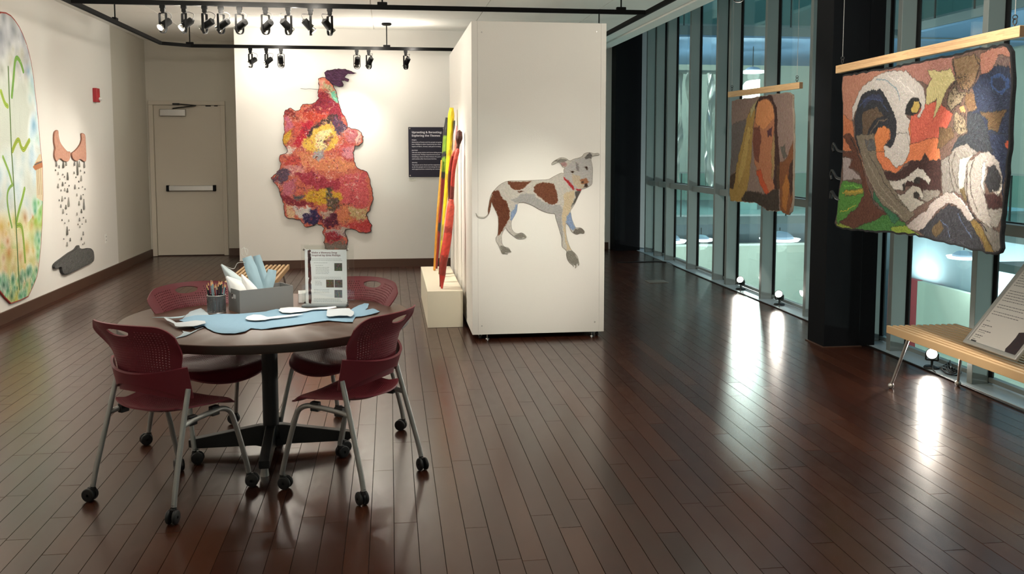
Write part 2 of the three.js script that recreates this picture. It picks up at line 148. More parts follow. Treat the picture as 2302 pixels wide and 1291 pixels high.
const WAVE_R = [["#c2744c",9.7,205.8,22.3,201.6,27.5,187.1,34.3,170,33.5,160.5,15.7,160.5,12.7,187.6],["#b9806a",6.3,217.2,84.1,213.9,76.7,206.4,40,195.9,28.7,181.6,11.9,187.7],["#a87468",76.1,214,161.8,215.6,162.2,198,135.9,199.8,119.7,203.3],["#c95f4c",115.2,184.9,132.2,189.3,143.1,190.4,162.5,181.9,155.2,171.2,148.7,160.8,114.8,160.7,111.4,172],["#d67a4e",62.1,179.3,96.8,184.4,113.4,177.9,116,160.7,63.5,160.6],["#d67a4e",114.2,165.4,148,168.7,151.2,155.4,138.9,155.3,132.8,159.4,127.3,155.1,112.5,155,96.3,146.5,81.2,147.4,70.5,156.4,64.9,172.4,93,171.9],["#c9bd86",131.9,208,158.5,207.4,163.1,200.1,154.3,195.8,148.7,187.9,140.9,178.2,144.2,190.9,132.3,188.7,131.6,197.9,137.8,202.5],["#7d6448",159.1,212.2,181.2,213.1,186.9,209.5,184.2,198.5,176.3,192.8,168.5,193.3,164.1,200],["#8f8068",162.3,197.5,165.6,193,174.5,191.4,168.1,187,160.3,184.1,155.5,187.6,156.6,193],["#8f8068",164.5,182.3,173.6,178.3,178,171.3,169.5,169.4,163.2,173.8,163.2,180.2],["#6d5237",173.5,192,185.7,191.2,187.2,183.5,177.1,181.8,172.9,186.7],["#6a5237",148.7,174.7,162.1,174.3,164.6,168.4,161.7,166.8,147.6,161.3],["#d98f5d",167.2,185.4,173,185.7,174.3,181.4,169.4,182.1],["#a5705f",186.6,213.1,213,214.2,215.1,203,203,205,195.5,201.7,190.5,198,186.3,206.5],["#6a5550",204.2,210.3,213.4,208.4,213.8,203.5,199.6,204.3],["#1c2740",188.5,201.2,195.5,201.7,203,205,213.8,203.5,217,189.4,216.9,175,217.3,160.9,203.1,160.9,190.5,165.5,176.9,173.5,176.2,181.3,187.2,183,180.8,194.1],["#1f2a45",198.7,170.1,216.1,169.8,215.7,154.7,213.3,141.5,213.7,131.3,208.8,154.6,199.5,160.7],["#2c3138",176.2,181.3,189.2,180.8,197.2,170.5,203.1,160.9,161.2,160.8,167.6,168.3,178,170.8],["#5b4427",189.1,181.9,212.3,181.9,208.7,175.2,205.7,170.8,197.1,171.5,196.7,176.5],["#c0593c",212,165.3,216,167.2,216.4,162.4,213,163.4],["#2a4470",196.6,199.6,204.9,201.9,213.4,198.3,214.7,192.4,207.6,189.9,199.7,192.4],["#1c2740",200.1,198.3,206.8,199.3,211.1,196.5,210.6,193.2,204.9,192.1,200.4,194.8],["#cdc6c0",30.3,181.5,28.7,191.8,39.6,201.2,54,208.1,70.8,211.9,88.1,212.6,107.2,210.7,119.7,203.3,128.1,199.2,131.5,191.6,130.3,186,124.9,181.3,121.9,182.3,126.3,186.1,125.9,190.2,120.5,193.1,114.7,191.9,109.1,186.9,108.2,182.8,113.4,178.5,110.7,173.5,114.2,167.2,113.5,160.7,80.3,160.6,88,163.7,95.3,171.1,95.9,179.6,88.8,187.8,80.3,195,71.7,200.5,58.9,202,45.8,199.5,38.7,193.3,33,186.8],["#cdc6c0",87.6,172,108.7,171.6,114.4,163.6,111,158,106.4,152.4,101.2,151.8,96.1,149.4,91.9,152.1,87.5,155.3,81.8,157.2,80.8,161.7,77.7,165.6,88.2,163.7,92,168.1],["#23262f",33.3,182.8,38.7,193.3,45.8,199.5,58.9,202,71.7,200.5,80.3,195,88.8,187.8,95.9,179.6,95.3,171.1,90.7,163.7,81.3,165,87.6,169.3,87.2,174.9,78.9,177.6,69.4,175.9,64.9,170.9,66.1,163.8,57.7,160.6,42.8,160.5,35.9,170],["#2c3350",44.6,195.6,59.1,199.4,71.9,198,77.7,192.6,59.4,194.9,46.6,189],["#5d4a38",45.3,186.4,67,189.4,78.4,183.9,66.1,181.7,56.6,175.6,52.8,167.8,46.4,173.1],["#d88048",65.6,170.2,69.4,175.6,78.9,177.3,86.5,174.8,86.5,169.3,79.9,165.3,78.2,160.6,67.8,160.6],["#1a1a1c",107.4,184,108.3,188.7,114.6,193,122.8,193.3,126.4,189,122.4,184,113,182.3],["#c3a85a",115.1,186.6,118.3,191.7,123.5,191.7,125.3,187.9,121.8,184.6,115.3,184.3],["#3a1c18",79.9,146.1,96.3,146.5,110.3,151.2,115,155,129.6,155.2,132.8,159.4,138.9,155.3,151.2,155.4,153.8,137.1,134.7,136.2,103.4,140.4,84.4,142.3],["#4f8a35",16.4,138.6,50.9,138.4,52.9,131.7,44.3,121.5,11.8,107.7,8.1,108.8,10.1,129.6],["#9a8a35",20.4,131.5,51,136.4,51.3,132.3,22.4,128],["#3f7a35",6.6,105.8,45.1,111.8,86.1,120.2,110.6,115.7,130.9,109.2,64.1,105.7,8.5,103.7],["#8fa03c",8.3,107.4,35.5,109.6,37.5,105.5,8.5,104.1],["#8fa53c",92.3,112.3,115.8,114.3,130.9,109.5,98.1,107.6],["#2f6a48",67.9,133.7,85.7,125.4,105.2,117.8,97.5,114.6,83.2,121.4,66.8,128.3],["#a89a98",15.9,156.7,29.5,155.3,29.2,148.3,49,141.8,18.1,138.7],["#7a6f5f",37.2,171.5,64.9,172.4,70.5,156.4,84.2,144.2,101.3,134,117.2,127.4,123.8,122.9,113.1,115.9,97,121,80.1,125.1,66.3,135,53.1,148.8],["#5a5a5c",50.1,168.5,65.2,168.4,67.2,161.7,56.8,160.4],["#5e3423",25.6,173,37.4,168.7,43,158.9,49.9,150.1,60.3,134.7,67,125.6,86.2,119.6,73.7,116,37.5,105.5,13.5,108.9,44.3,121.5,52.9,131.7,45.6,145.2,26.7,148.9,33.6,154.7,11.4,157.7,13,160.2,31.6,159.6,15.6,171.8],["#8a837a",132.2,137.9,152.7,137.6,149.6,134,138.6,130.5,129.1,132.3],["#c9c3ba",88.6,141.1,108.3,144,119.3,148.3,125.2,150.6,132.5,149.3,141,143.6,138.3,141.7,128.1,144.9,122,144.8,121.1,141.7,112.3,142.6,108.9,136.9,95.8,136.3],["#bab4a8",100,133.3,111.6,135.1,120,139.8,128.5,139.5,133.6,134.4,132.7,131.9,126.4,135.2,122.7,136.3,121.7,133.2,136.3,130.3,117.5,123.7],["#2a2622",121.1,143.8,124.2,145.3,128.7,144.4,128.3,141.9,122.3,141.7],["#2a2622",122.2,135,124.1,136.9,127.7,134.7,126.7,131.6,123,132.6],["#2a2622",107.6,140.6,110.1,140.7,110.8,136.9,108.3,136.5],["#86807a",151.3,154.9,159.7,157.8,161,148.2,167.5,137.8,154.9,136.6,153,146.9],["#8d867f",160.1,158.4,166.6,162.9,177.5,165,188.4,160.7,181,158,178.8,148.7,179.8,135.6,167.5,137.8,161,148.2],["#d2cbbb",171.2,156.2,184.6,160.2,178.5,152.5,176.5,139.8,171.6,138,169.8,147.3],["#6a5a38",171.5,139.6,176.4,140.9,179.9,134.5,179.1,132.3],["#a9a19a",179.6,137.8,179.3,154.2,188.5,159.6,199.4,161.5,208.7,155.6,212.4,147,211.7,140.4,208.5,137.1,202,139.9,209.9,141.3,209.2,149.5,203.6,153.5,198.3,152.9,196.2,144.9,198,134.5,204.1,125.9,207.1,121.5,202.8,120,190.3,124.9,183.1,131.4],["#d8d0c6",194.4,156,197.2,155.5,195.3,144.9,196.7,138.6,192.7,142.7,192.8,152.3],["#26262b",196.7,145,199.7,152.4,204.5,154,209.1,151,211.4,146,209.1,139.7,201.2,139.4],["#3b1716",196.7,138.6,210.2,137.7,214.1,132.3,201,130.4],["#9a948c",200.1,130.9,213.7,131.3,210.6,122.3,206.1,122.4],["#b8aca6",113.2,114,124,119.9,136.7,125,147.5,132.7,157.1,136.7,167.6,137.2,176,133.2,183.3,129.3,187.5,124.7,185.8,122.4,181.8,122.6,175.4,128.2,167.1,130.4,159.7,130.6,150.2,126.5,141.8,119.4,134.1,114,128.3,112,118.3,113.2],["#2c2c33",129.5,111.8,141.8,118.8,152.4,126.6,162.9,130.2,173.4,128.6,181.8,122.6,188.9,118.8,200.1,107.4,175.1,107.6,142.6,108.8],["#5d4a2c",144.4,114.9,152.8,121.5,157.6,116.7,149.3,110.7],["#7a6330",182.9,122.1,187.5,124.1,197.4,118.5,207.2,109,200.1,107.4,196,113],["#7d776f",193.4,122.4,206.2,121.4,213,118.9,213.4,109.1,207.3,108.4,199.3,117.6]];
const WAVE_LEAF = [164.8,190.6,170,175.2,170.1,197.4];
const WAVE_LINES = [["#2b2320",4,160.1,212.1,164.1,200,156.4,195.1,155.5,187.6,160.4,183.6,168.1,187],["#2b2320",4,181.2,212.6,187.3,205.4,182.5,196.6,176.3,192.3],["#f2ece6",4,95.1,206.3,102.9,202.1,111.7,199.2,118,195.2],["#f2ece6",3,81.8,209.8,93.9,205.2,102.6,206.9],["#8fa0a8",6,65.5,208.5,82.1,206,93,200.4,98.7,192.8],["#2a4470",5,196.9,195.6,200,199.3,207.6,200.2,212.8,196.4,211.5,192.1,205,191.1],["#3a4a70",4,40.4,191.9,54.9,196.4,72.1,194.2,83.6,186.1],["#6a5a48",5,54.6,163.2,59.7,172.9,70.5,180.3,84,181.2],["#9a8f7e",4,50.9,157.6,67,144.4,85.1,133.2,104.7,124.1],["#4a4238",4,56.9,159,75.7,144.6,96.1,132.5,114.9,124.8],["#b0a48e",3,46.5,154.8,64.6,137.6,85.6,126.7,107.7,119.2],["#26201c",5,27.5,170.9,39.6,161.7,48.4,150,60.3,134.7,68.5,125.7],["#8a5a3a",4,34.1,170.1,44.6,159,53.5,144,62.2,130.7],["#f4efe6",4,166.5,137.2,176.1,132.7,183.4,127.6,186.6,124.1],["#1c1c22",6,161.1,126.7,166.9,120.3,170.4,114.4,169.9,108.7],["#4a5a78",4,152.8,121.5,161.8,118.2,164.4,112.1],["#4a5a78",4,172.5,126.3,178.1,119.5,186.4,113.7],["#1c1c22",5,179.8,135.6,182.3,129.2,190.5,123.3,201,118.8],["#e8e2d6",4,202.9,140.5,206.7,138.1,210.1,139.3,211.9,143.4],["#5a534c",5,165.7,160.6,163.1,153.9,165.8,146.1,170.5,139.6],["#5a534c",5,184.9,156.4,181.8,147.7,184.6,136.9,191,128.7],["#c9a23c",5,17.1,129.9,33.8,132.1,49.6,134.3],["#c9b23c",4,12.9,116.6,28.1,119,41,122.7],["#7ac04a",4,18.5,134.3,33.4,136.4,47.9,136.2]];
const FIG = [7.5,209.6,15.6,211,66.1,211.8,93.9,212.1,117.9,212.6,127.5,209.9,129.9,191.9,131.9,166.5,132.8,138.9,133.1,117.6,131,106.8,125.9,102.4,117.2,104.3,112.8,106.1,99.5,104.7,85.8,104.4,73.8,108.2,59.1,110.2,25.8,109.5,9.6,109.2,6,115.7,7,135.4,8.6,159.9,7.6,196.3];
const FIG_R = [["#6f6460",7.4,184.2,39.9,192.8,33.9,159.9,24.2,141.9,7,135.4],["#b08c48",66.2,211.2,56.7,206,42.5,192.7,33.3,171.8,23.8,150.3,16.8,129.6,6.2,123.1,9.6,109.2,36.3,110.3,46,122.4,52.2,148.4,53.3,176.2,59.5,200.2],["#c2a05a",45.4,185.7,50.6,180.9,42.1,148.2,27.8,124,24.5,135.9,36.1,165.9],["#b9ab7c",66.2,211.2,59.4,202.5,47.6,191.4,49.6,200.6,59.1,208.2],["#3d2018",67.3,212.9,89.4,212.4,99,200.7,102.5,175.4,107.2,149.2,107.4,125.1,98.4,125.8,97.7,182.1,92.1,204.3,82.7,208.6,68.7,208.8,59.5,200.2,57.6,189.9,59.2,205.9],["#b87652",64,206.8,73.4,209.5,87.4,207.8,93.4,200.9,97.7,182.1,94.4,160.1,94.4,137.9,100.6,127,96.7,115.7,87.4,117.4,70.3,130.3,59.6,148.5,54.8,171.6,57.6,188.8],["#d88e5a",64,206.8,73.4,209.5,87.4,207.8,93.4,200.9,95.2,188.8,84,184.7,74.9,180.4,60.2,185.3,59.8,194.4],["#7a4433",56.8,180.8,67.6,182.8,70.6,171.4,66.9,148.6,59.4,153.1,55.8,166.9],["#5a3038",83.1,179.1,93.3,181.1,91.4,174.5,84.6,173.5],["#c8552c",62.4,141.6,72.1,141.8,80.9,131.8,89.7,119.2,82.7,118.3,72.8,128.1],["#a98a5a",92.9,166.7,95.8,175.5,98.9,160.1,96.7,137.9,93.5,133.4,92.7,149],["#3a2d22",33.7,110.9,43.5,120.5,63.4,122,82.7,118.3,107.3,126.2,110.6,106,85.8,104.4,71.4,108.6],["#7c4a26",106.1,149.2,121.1,153.7,131.2,168.6,133.9,117.7,125.9,102.4,112.8,106.1,109.5,127.3],["#3f2416",126.6,149.5,132,153.8,132.9,128.3,129.3,118.5,124.3,132.3],["#a86a2c",113.8,127.5,121.7,140.8,126.4,132.3,123.6,106.3,114.9,107.9],["#5f5a50",107.5,164.5,116.2,165.5,120.9,155.8,114.6,153.6],["#4a3320",7,135.4,20.4,138.2,15.8,122.3,6.8,121.9],["#4a3018",101.8,146.9,107.2,149.2,109.5,127.3,105.2,125]];
const BLUE = [-43.1,11.8,-41.9,3.2,-38.3,-2.4,-30.6,-1.3,-27.1,-5.5,-17.9,-2.7,-9.7,-5.7,-2.4,-8.5,2.3,-15,7.8,-10.3,15,-11,19.1,-15.4,30.5,-13.8,36.6,-7.1,42.2,-5.7,45.2,-16.9,49.5,-28.5,52.2,-26.3,51.9,-14.3,50.7,-6.2,54.5,-10.6,58.9,-1.9,57,4.2,50.6,11,46.3,13.5,45.3,27.9,32.9,22,25.8,25.3,20.5,30.1,13.3,34.6,6.2,39,1.8,39.7,-3.9,37.6,-5.1,46.5,-9.4,49.7,-15.4,48.9,-20.3,43.2,-24.8,34.9,-28.1,27.7,-30.9,34,-37.9,19.6];
const PALE = [-52.1,7.7,-47.3,14.1,-41.9,24.6,-37.7,22.9,-33.2,20.2,-28.2,22.3,-26.8,27.9,-28.4,31.7,-32.5,35.9,-36.4,35.9,-40.5,32.8,-42.3,27.2,-47,19.8];
const TAIL = [-57.7,7,-52.1,8.6,-46.9,11.3,-42.2,9,-41.9,3.2,-43.2,4.5,-48.8,7.3,-52.6,6.8];
const FIN = [-35.8,38.6,-31,43,-27.6,30.5,-29.3,39.5,-31.4,50.4,-35.3,56.4,-34.1,48.9,-34.2,43.9];
const SPOON1 = [-9.3,17.2,-9.5,10.5,-6.9,6.4,-2.9,8.4,1.5,14,8.1,11.4,15.7,7.9,18.9,7.4,16.1,11.8,10.1,15.2,3.7,18.9,1,22,-3.5,22.8,-7.4,20.8];
const SPOON2 = [4.9,-4.3,4.8,-12.4,9.1,-14.1,14.8,-13.3,19.6,-9.4,27.9,-10.9,34.5,-14,35.3,-10.6,29.9,-5.8,23.3,-5,17.2,0.4,12.1,3.5,7.5,1.6];
const PUFF = [31.3,14.5,30.6,-4.1,32.4,-2.2,36.2,-3.3,42.3,-4.1,45.3,7.3,45.3,16.3,43.9,19.7,42.2,17.4,36.8,16.7,33.2,18.2];
const TULLE = [-43.4,-14,-39.7,-25.9,-33.2,-9.4,-30.6,-1.3,-38.3,-2.4,-41.9,3.2,-42.8,6];Object.assign(M, {
  paleBlue: phy({ color: lin(0.42, 0.60, 0.68), roughness: 0.9, transmission: 0.25, thickness: 0 }),
  palePaper: std({ color: lin(0.55, 0.60, 0.64), roughness: 0.8 }),
  palePaper2: std({ color: lin(0.66, 0.76, 0.78), roughness: 0.8 }),
  threadWhite: std({ color: lin(0.7, 0.72, 0.68), roughness: 0.8 }),
  cupMesh: std({ color: lin(0.16, 0.16, 0.16), roughness: 0.4, metalness: 0.6 }),
  pencilWood: std({ color: lin(0.62, 0.36, 0.16), roughness: 0.7 }),
  greyFoot: std({ color: lin(0.16, 0.19, 0.2), roughness: 0.3 }),
  slat: std({ color: lin(0.50, 0.33, 0.17), roughness: 0.5 }),
  silver: std({ color: lin(0.55, 0.54, 0.52), roughness: 0.35, metalness: 0.5 }),
  floorPlate: std({ color: lin(0.22, 0.19, 0.16), roughness: 0.35, metalness: 0.7 }),
  floorBulb: glow(lin(1, 0.92, 0.78), 14),
  atrWall: std({ color: lin(0.46, 0.52, 0.46), roughness: 0.85 }),
  atrWhite: std({ color: lin(0.70, 0.76, 0.74), roughness: 0.85 }),
  atrBlue: std({ color: lin(0.18, 0.33, 0.55), roughness: 0.8 }),
  atrSlab: std({ color: lin(0.14, 0.18, 0.19), roughness: 0.6 }),
  atrRed: std({ color: lin(0.36, 0.035, 0.05), roughness: 0.7 }),
  atrFloor: std({ color: lin(0.58, 0.62, 0.60), roughness: 0.3 }),
  atrGlass: phy({ color: lin(0.70, 0.88, 0.86), roughness: 0.02, transmission: 1, thickness: 0 }),
  ribbon: std({ color: lin(0.62, 0.64, 0.62), roughness: 0.28, metalness: 0.9, side: THREE.DoubleSide }),
  atrLow: std({ color: lin(0.32, 0.42, 0.5), roughness: 0.85 }),
  shade: std({ color: lin(0.35, 0.45, 0.6), roughness: 0.5 }),
});

// ------------------------------------------------------------------ the room
const XL = -3.58, XG = 4.09, ZB = -12.6, ZD = -14.28, HC = 3.22, HT = 2.9, ZF = 3.0;
function wallBox(name, geo, mat, label) { return solo(name, uvBox(geo), mat, label, 'wall', null, 'structure'); }
wallBox('wall_left', bx(XL - 0.25, XL, -0.05, HC + 0.3, ZB, ZF + 0.2), M.wall, 'long white gallery wall with the oval painting on the left');
wallBox('wall_alcove', bx(XL - 0.25, XL, -0.05, HC + 0.3, ZD - 0.2, ZB), M.alcove, 'darker beige grey side wall of the door recess beyond the hands artwork');
wallBox('wall_back', bx(-2.02, 2.9, -0.05, HC + 0.3, ZD - 0.2, ZB), M.wall, 'white wall behind the red textile and the dark text panel');
wallBox('wall_end', bx(2.9, 4.4, -0.05, HC + 0.6, ZD - 0.35, ZD - 0.12), M.wall, 'end wall of the passage beside the windows');
wallBox('wall_front', bx(XL - 0.25, 4.4, -0.05, HC + 0.9, ZF, ZF + 0.2), M.wall, 'white wall behind the camera');
{ // door wall with an opening for the door
  const g = thing('wall_door', 'darker beige grey recessed wall around the grey door', 'wall', [0, 0, 0], 0, null, 'structure');
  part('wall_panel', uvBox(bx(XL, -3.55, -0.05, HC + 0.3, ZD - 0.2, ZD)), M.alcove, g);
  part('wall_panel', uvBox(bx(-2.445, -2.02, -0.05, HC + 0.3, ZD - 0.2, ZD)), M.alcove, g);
  part('wall_panel', uvBox(bx(-3.7, -2.3, -0.05, 2.5, ZD - 0.3, ZD - 0.2)), M.alcove, g); part('threshold', bx(-3.55, -2.445, -0.02, 0.004, ZD - 0.2, ZD + 0.01), M.baseboard, g);  // unseen backing panel and threshold added to keep sky light out
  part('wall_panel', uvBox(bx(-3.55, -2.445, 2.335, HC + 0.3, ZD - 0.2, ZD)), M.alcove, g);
}
{ // door
  const g = thing('door_1', 'grey metal door with push bar and closer in the recess', 'door', [-2.998, 0, ZD], 0, null, 'structure');
  part('door_leaf', rbx(-0.485, 0.485, 0.015, 2.27, -0.06, -0.01, 0.003), M.doorPaint, g);
  part('door_frame', merge([rbx(-0.552, -0.487, 0.006, 2.272, -0.1, 0.03, 0.004), rbx(0.487, 0.552, 0.006, 2.272, -0.1, 0.03, 0.004), rbx(-0.552, 0.552, 2.2725, 2.334, -0.1, 0.03, 0.004)]), M.doorPaint, g);
  const pb = part('push_bar', rbx(-0.29, 0.365, 0.99, 1.07, 0.0, 0.055, 0.008), M.steel, g, 'steel push bar across the door');
  part('end_cap', rbx(-0.325, -0.285, 0.985, 1.075, -0.01, 0.06, 0.006), M.black, pb); part('end_cap', rbx(0.35, 0.39, 0.985, 1.075, -0.01, 0.06, 0.006), M.black, pb);
  const cl = part('door_closer', rbx(-0.385, -0.015, 2.105, 2.21, -0.01, 0.06, 0.01), M.steel, g, 'grey door closer box');
  part('closer_arm', merge([rod(V(-0.2, 2.22, 0.03), V(0.15, 2.262, 0.1), 0.009), rod(V(0.15, 2.262, 0.1), V(-0.15, 2.29, 0.03), 0.008), bx(-0.2, -0.1, 2.272, 2.3, 0, 0.04)]), M.darkMetal, cl);
  part('latch_plate', bx(0.27, 0.345, 2.255, 2.268, -0.008, 0.008), M.black, g); part('latch_plate', bx(0.395, 0.445, 2.257, 2.268, -0.008, 0.008), M.black, g);
}
for (const [side, geo, label] of [
  ['left', bx(XL, XL + 0.018, 0, 0.11, ZD, ZF), 'dark wood baseboard along the left wall'],
  ['back', bx(-2.02, 2.9, 0, 0.11, ZB, ZB + 0.018), 'dark wood baseboard under the red textile'],
  ['end', bx(2.9, 3.5, 0, 0.11, ZD - 0.12, ZD - 0.1), 'dark baseboard of the passage end wall'],
]) solo('baseboard_' + side, uvBox(geo), M.baseboard, label, 'baseboard', null, 'structure');
{ const g = thing('baseboard_door', 'dark baseboard pieces either side of the door', 'baseboard', [0, 0, 0], 0, null, 'structure');
  part('baseboard_piece', bx(XL, -3.556, 0, 0.11, ZD, ZD + 0.018), M.baseboard, g); part('baseboard_piece', bx(-2.44, -2.02, 0, 0.11, ZD, ZD + 0.018), M.baseboard, g);
  part('baseboard_piece', bx(-2.038, -2.02, 0, 0.11, ZD, ZB), M.baseboard, g); }

// floor: planks along the room
{
  const g = thing('floor', 'dark glossy hardwood plank floor of the gallery', 'floor', [0, 0, 0], 0, null, 'structure');
  part('subfloor', bx(XL - 0.2, 4.12, -0.12, -0.004, ZD - 0.2, ZF + 0.2), M.gap, g);
  const W = 0.1, tints = [[58, 30, 19], [54, 27, 18], [63, 33, 21], [57, 28, 18], [60, 31, 20], [51, 26, 17], [69, 38, 24]];
  const mats = tints.map(([r, gg, b], k) => {
    const [c, x] = canvas(128, 1024);
    x.fillStyle = `rgb(${r},${gg},${b})`; x.fillRect(0, 0, 128, 1024);
    for (let i = 0; i < 1500; i++) {
      const px = rr(0, 128), py = rr(-100, 1024), l = rr(20, 260), d = rr(-22, 18);
      x.strokeStyle = `rgba(${Math.max(0, r + d * 1.2) | 0},${Math.max(0, gg + d) | 0},${Math.max(0, b + d * 0.8) | 0},${rr(0.12, 0.4)})`; x.lineWidth = rr(0.5, 1.8);
      x.beginPath(); x.moveTo(px, py); x.bezierCurveTo(px + rr(-3, 3), py + l / 3, px + rr(-3, 3), py + l * 0.66, px + rr(-4, 4), py + l); x.stroke();
    }
    const t = tex(c); t.wrapS = t.wrapT = THREE.RepeatWrapping; t.repeat.set(10, 1 / 1.7);
    const rt = rep(smear, 3.1 + k * 0.37, 1.3);
    return phy({ map: t, roughness: 0.27, roughnessMap: rt, ior: 1.56 });
  });
  const lens = [0.62, 0.85, 1.1, 1.35, 1.65];
  const plank = (L) => {
    const b = 0.0006, e = 0.0009, w0 = e, w1 = W - e, t = [[w0 + b, 0, e + b], [w1 - b, 0, e + b], [w1 - b, 0, L - e - b], [w0 + b, 0, L - e - b]], s = [[w0, -0.002, e], [w1, -0.002, e], [w1, -0.002, L - e], [w0, -0.002, L - e]], f = s.map(([x, , z]) => [x, -0.012, z]);
    const P = [], U = [], q = (a, b2, c, d) => { for (const v of [a, d, c, a, c, b2]) { P.push(...v); U.push(v[0], v[2]); } };
    q(t[0], t[1], t[2], t[3]);
    for (let i = 0; i < 4; i++) { const j = (i + 1) % 4; q(s[i], s[j], t[j], t[i]); q(f[i], f[j], s[j], s[i]); }
    const geo = new THREE.BufferGeometry(); geo.setAttribute('position', new THREE.Float32BufferAttribute(P, 3)); geo.setAttribute('uv', new THREE.Float32BufferAttribute(U, 2)); geo.computeVertexNormals(); return geo;
  };
  const geos = lens.map(plank), list = [];
  camera.updateMatrixWorld(); camera.updateProjectionMatrix();
  const x0 = 0.4 - 40 * W;
  for (let r = 0; r < 77; r++) {
    const x = x0 + r * W; if (x < XL - 0.1 || x > 3.9) continue;
    let z = ZD - 0.2 - rr(0, 1.2);
    while (z < ZF) {
      const k = Math.floor(rnd() * 5), m = Math.floor(rnd() * tints.length);
      const c = V(x + W / 2, 0, z + lens[k] / 2).project(camera), d = Math.hypot(x, z + lens[k] / 2), inView = z + lens[k] / 2 < -3 && Math.abs(c.x) < 1.05 && c.y > -1.1;
      list.push({ x, z, k, m, t: rr(-0.004, 0.004), area: inView ? lens[k] / (d * d * d) : 0 }); z += lens[k];
    }
  }
  list.sort((a, b) => b.area - a.area);
  for (const p of list.slice(0, 300)) { const o = part('plank', geos[p.k], mats[p.m], g); o.position.set(p.x, -0.0003, p.z); o.rotation.z = p.t; }
  // remaining planks, joined
  const restGeo = []; let groupsM = [];
  for (let m = 0; m < mats.length; m++) {
    const l = list.slice(300).filter((p) => p.m === m).map((p) => geos[p.k].clone().rotateZ(p.t).translate(p.x, -0.0003, p.z));
    if (l.length) { restGeo.push(mergeGeometries(l)); groupsM.push(mats[m]); }
  }
  const all = mergeGeometries(restGeo, true);
  const o = part('planks', all, groupsM, g); o.userData.kind = 'stuff'; o.userData.label = 'further hardwood planks of the floor';
}
// ceiling: large panels with thin joints, and the trim beside the window slot
{
  const g = thing('ceiling', 'white panelled gallery ceiling', 'ceiling', [0, 0, 0], 0, null, 'structure');
  part('ceiling_deck', bx(XL - 0.25, 3.46, HC + 0.02, HC + 0.3, ZD - 0.35, ZF + 0.2), M.ceiling, g);
  const xs = [XL, -2.7, -0.19, 1.1, 2.41, 3.27], zs = [ZD - 0.15, -11.4, -8.9, -6.4, -3.9, -1.4, ZF];
  for (let i = 0; i + 1 < xs.length; i++) for (let j = 0; j + 1 < zs.length; j++)
    part('ceiling_panel', uvBox(bx(xs[i] + 0.004, xs[i + 1] - 0.004, HC, HC + 0.018, zs[j] + 0.004, zs[j + 1] - 0.004)), M.ceiling, g);
  part('ceiling_edge', rbx(3.275, 3.46, HC - 0.02, HC + 0.3, ZD - 0.12, ZF, 0.004), M.ceiling, g, 'trim band along the window slot');
  part('slot_top', bx(3.46, 4.4, 3.85, 3.95, ZD - 0.35, ZF + 0.2), M.ceiling, g);
  part('slot_back', bx(3.40, 3.46, HC + 0.28, 3.9, ZD - 0.3, ZF), M.ceiling, g);
}
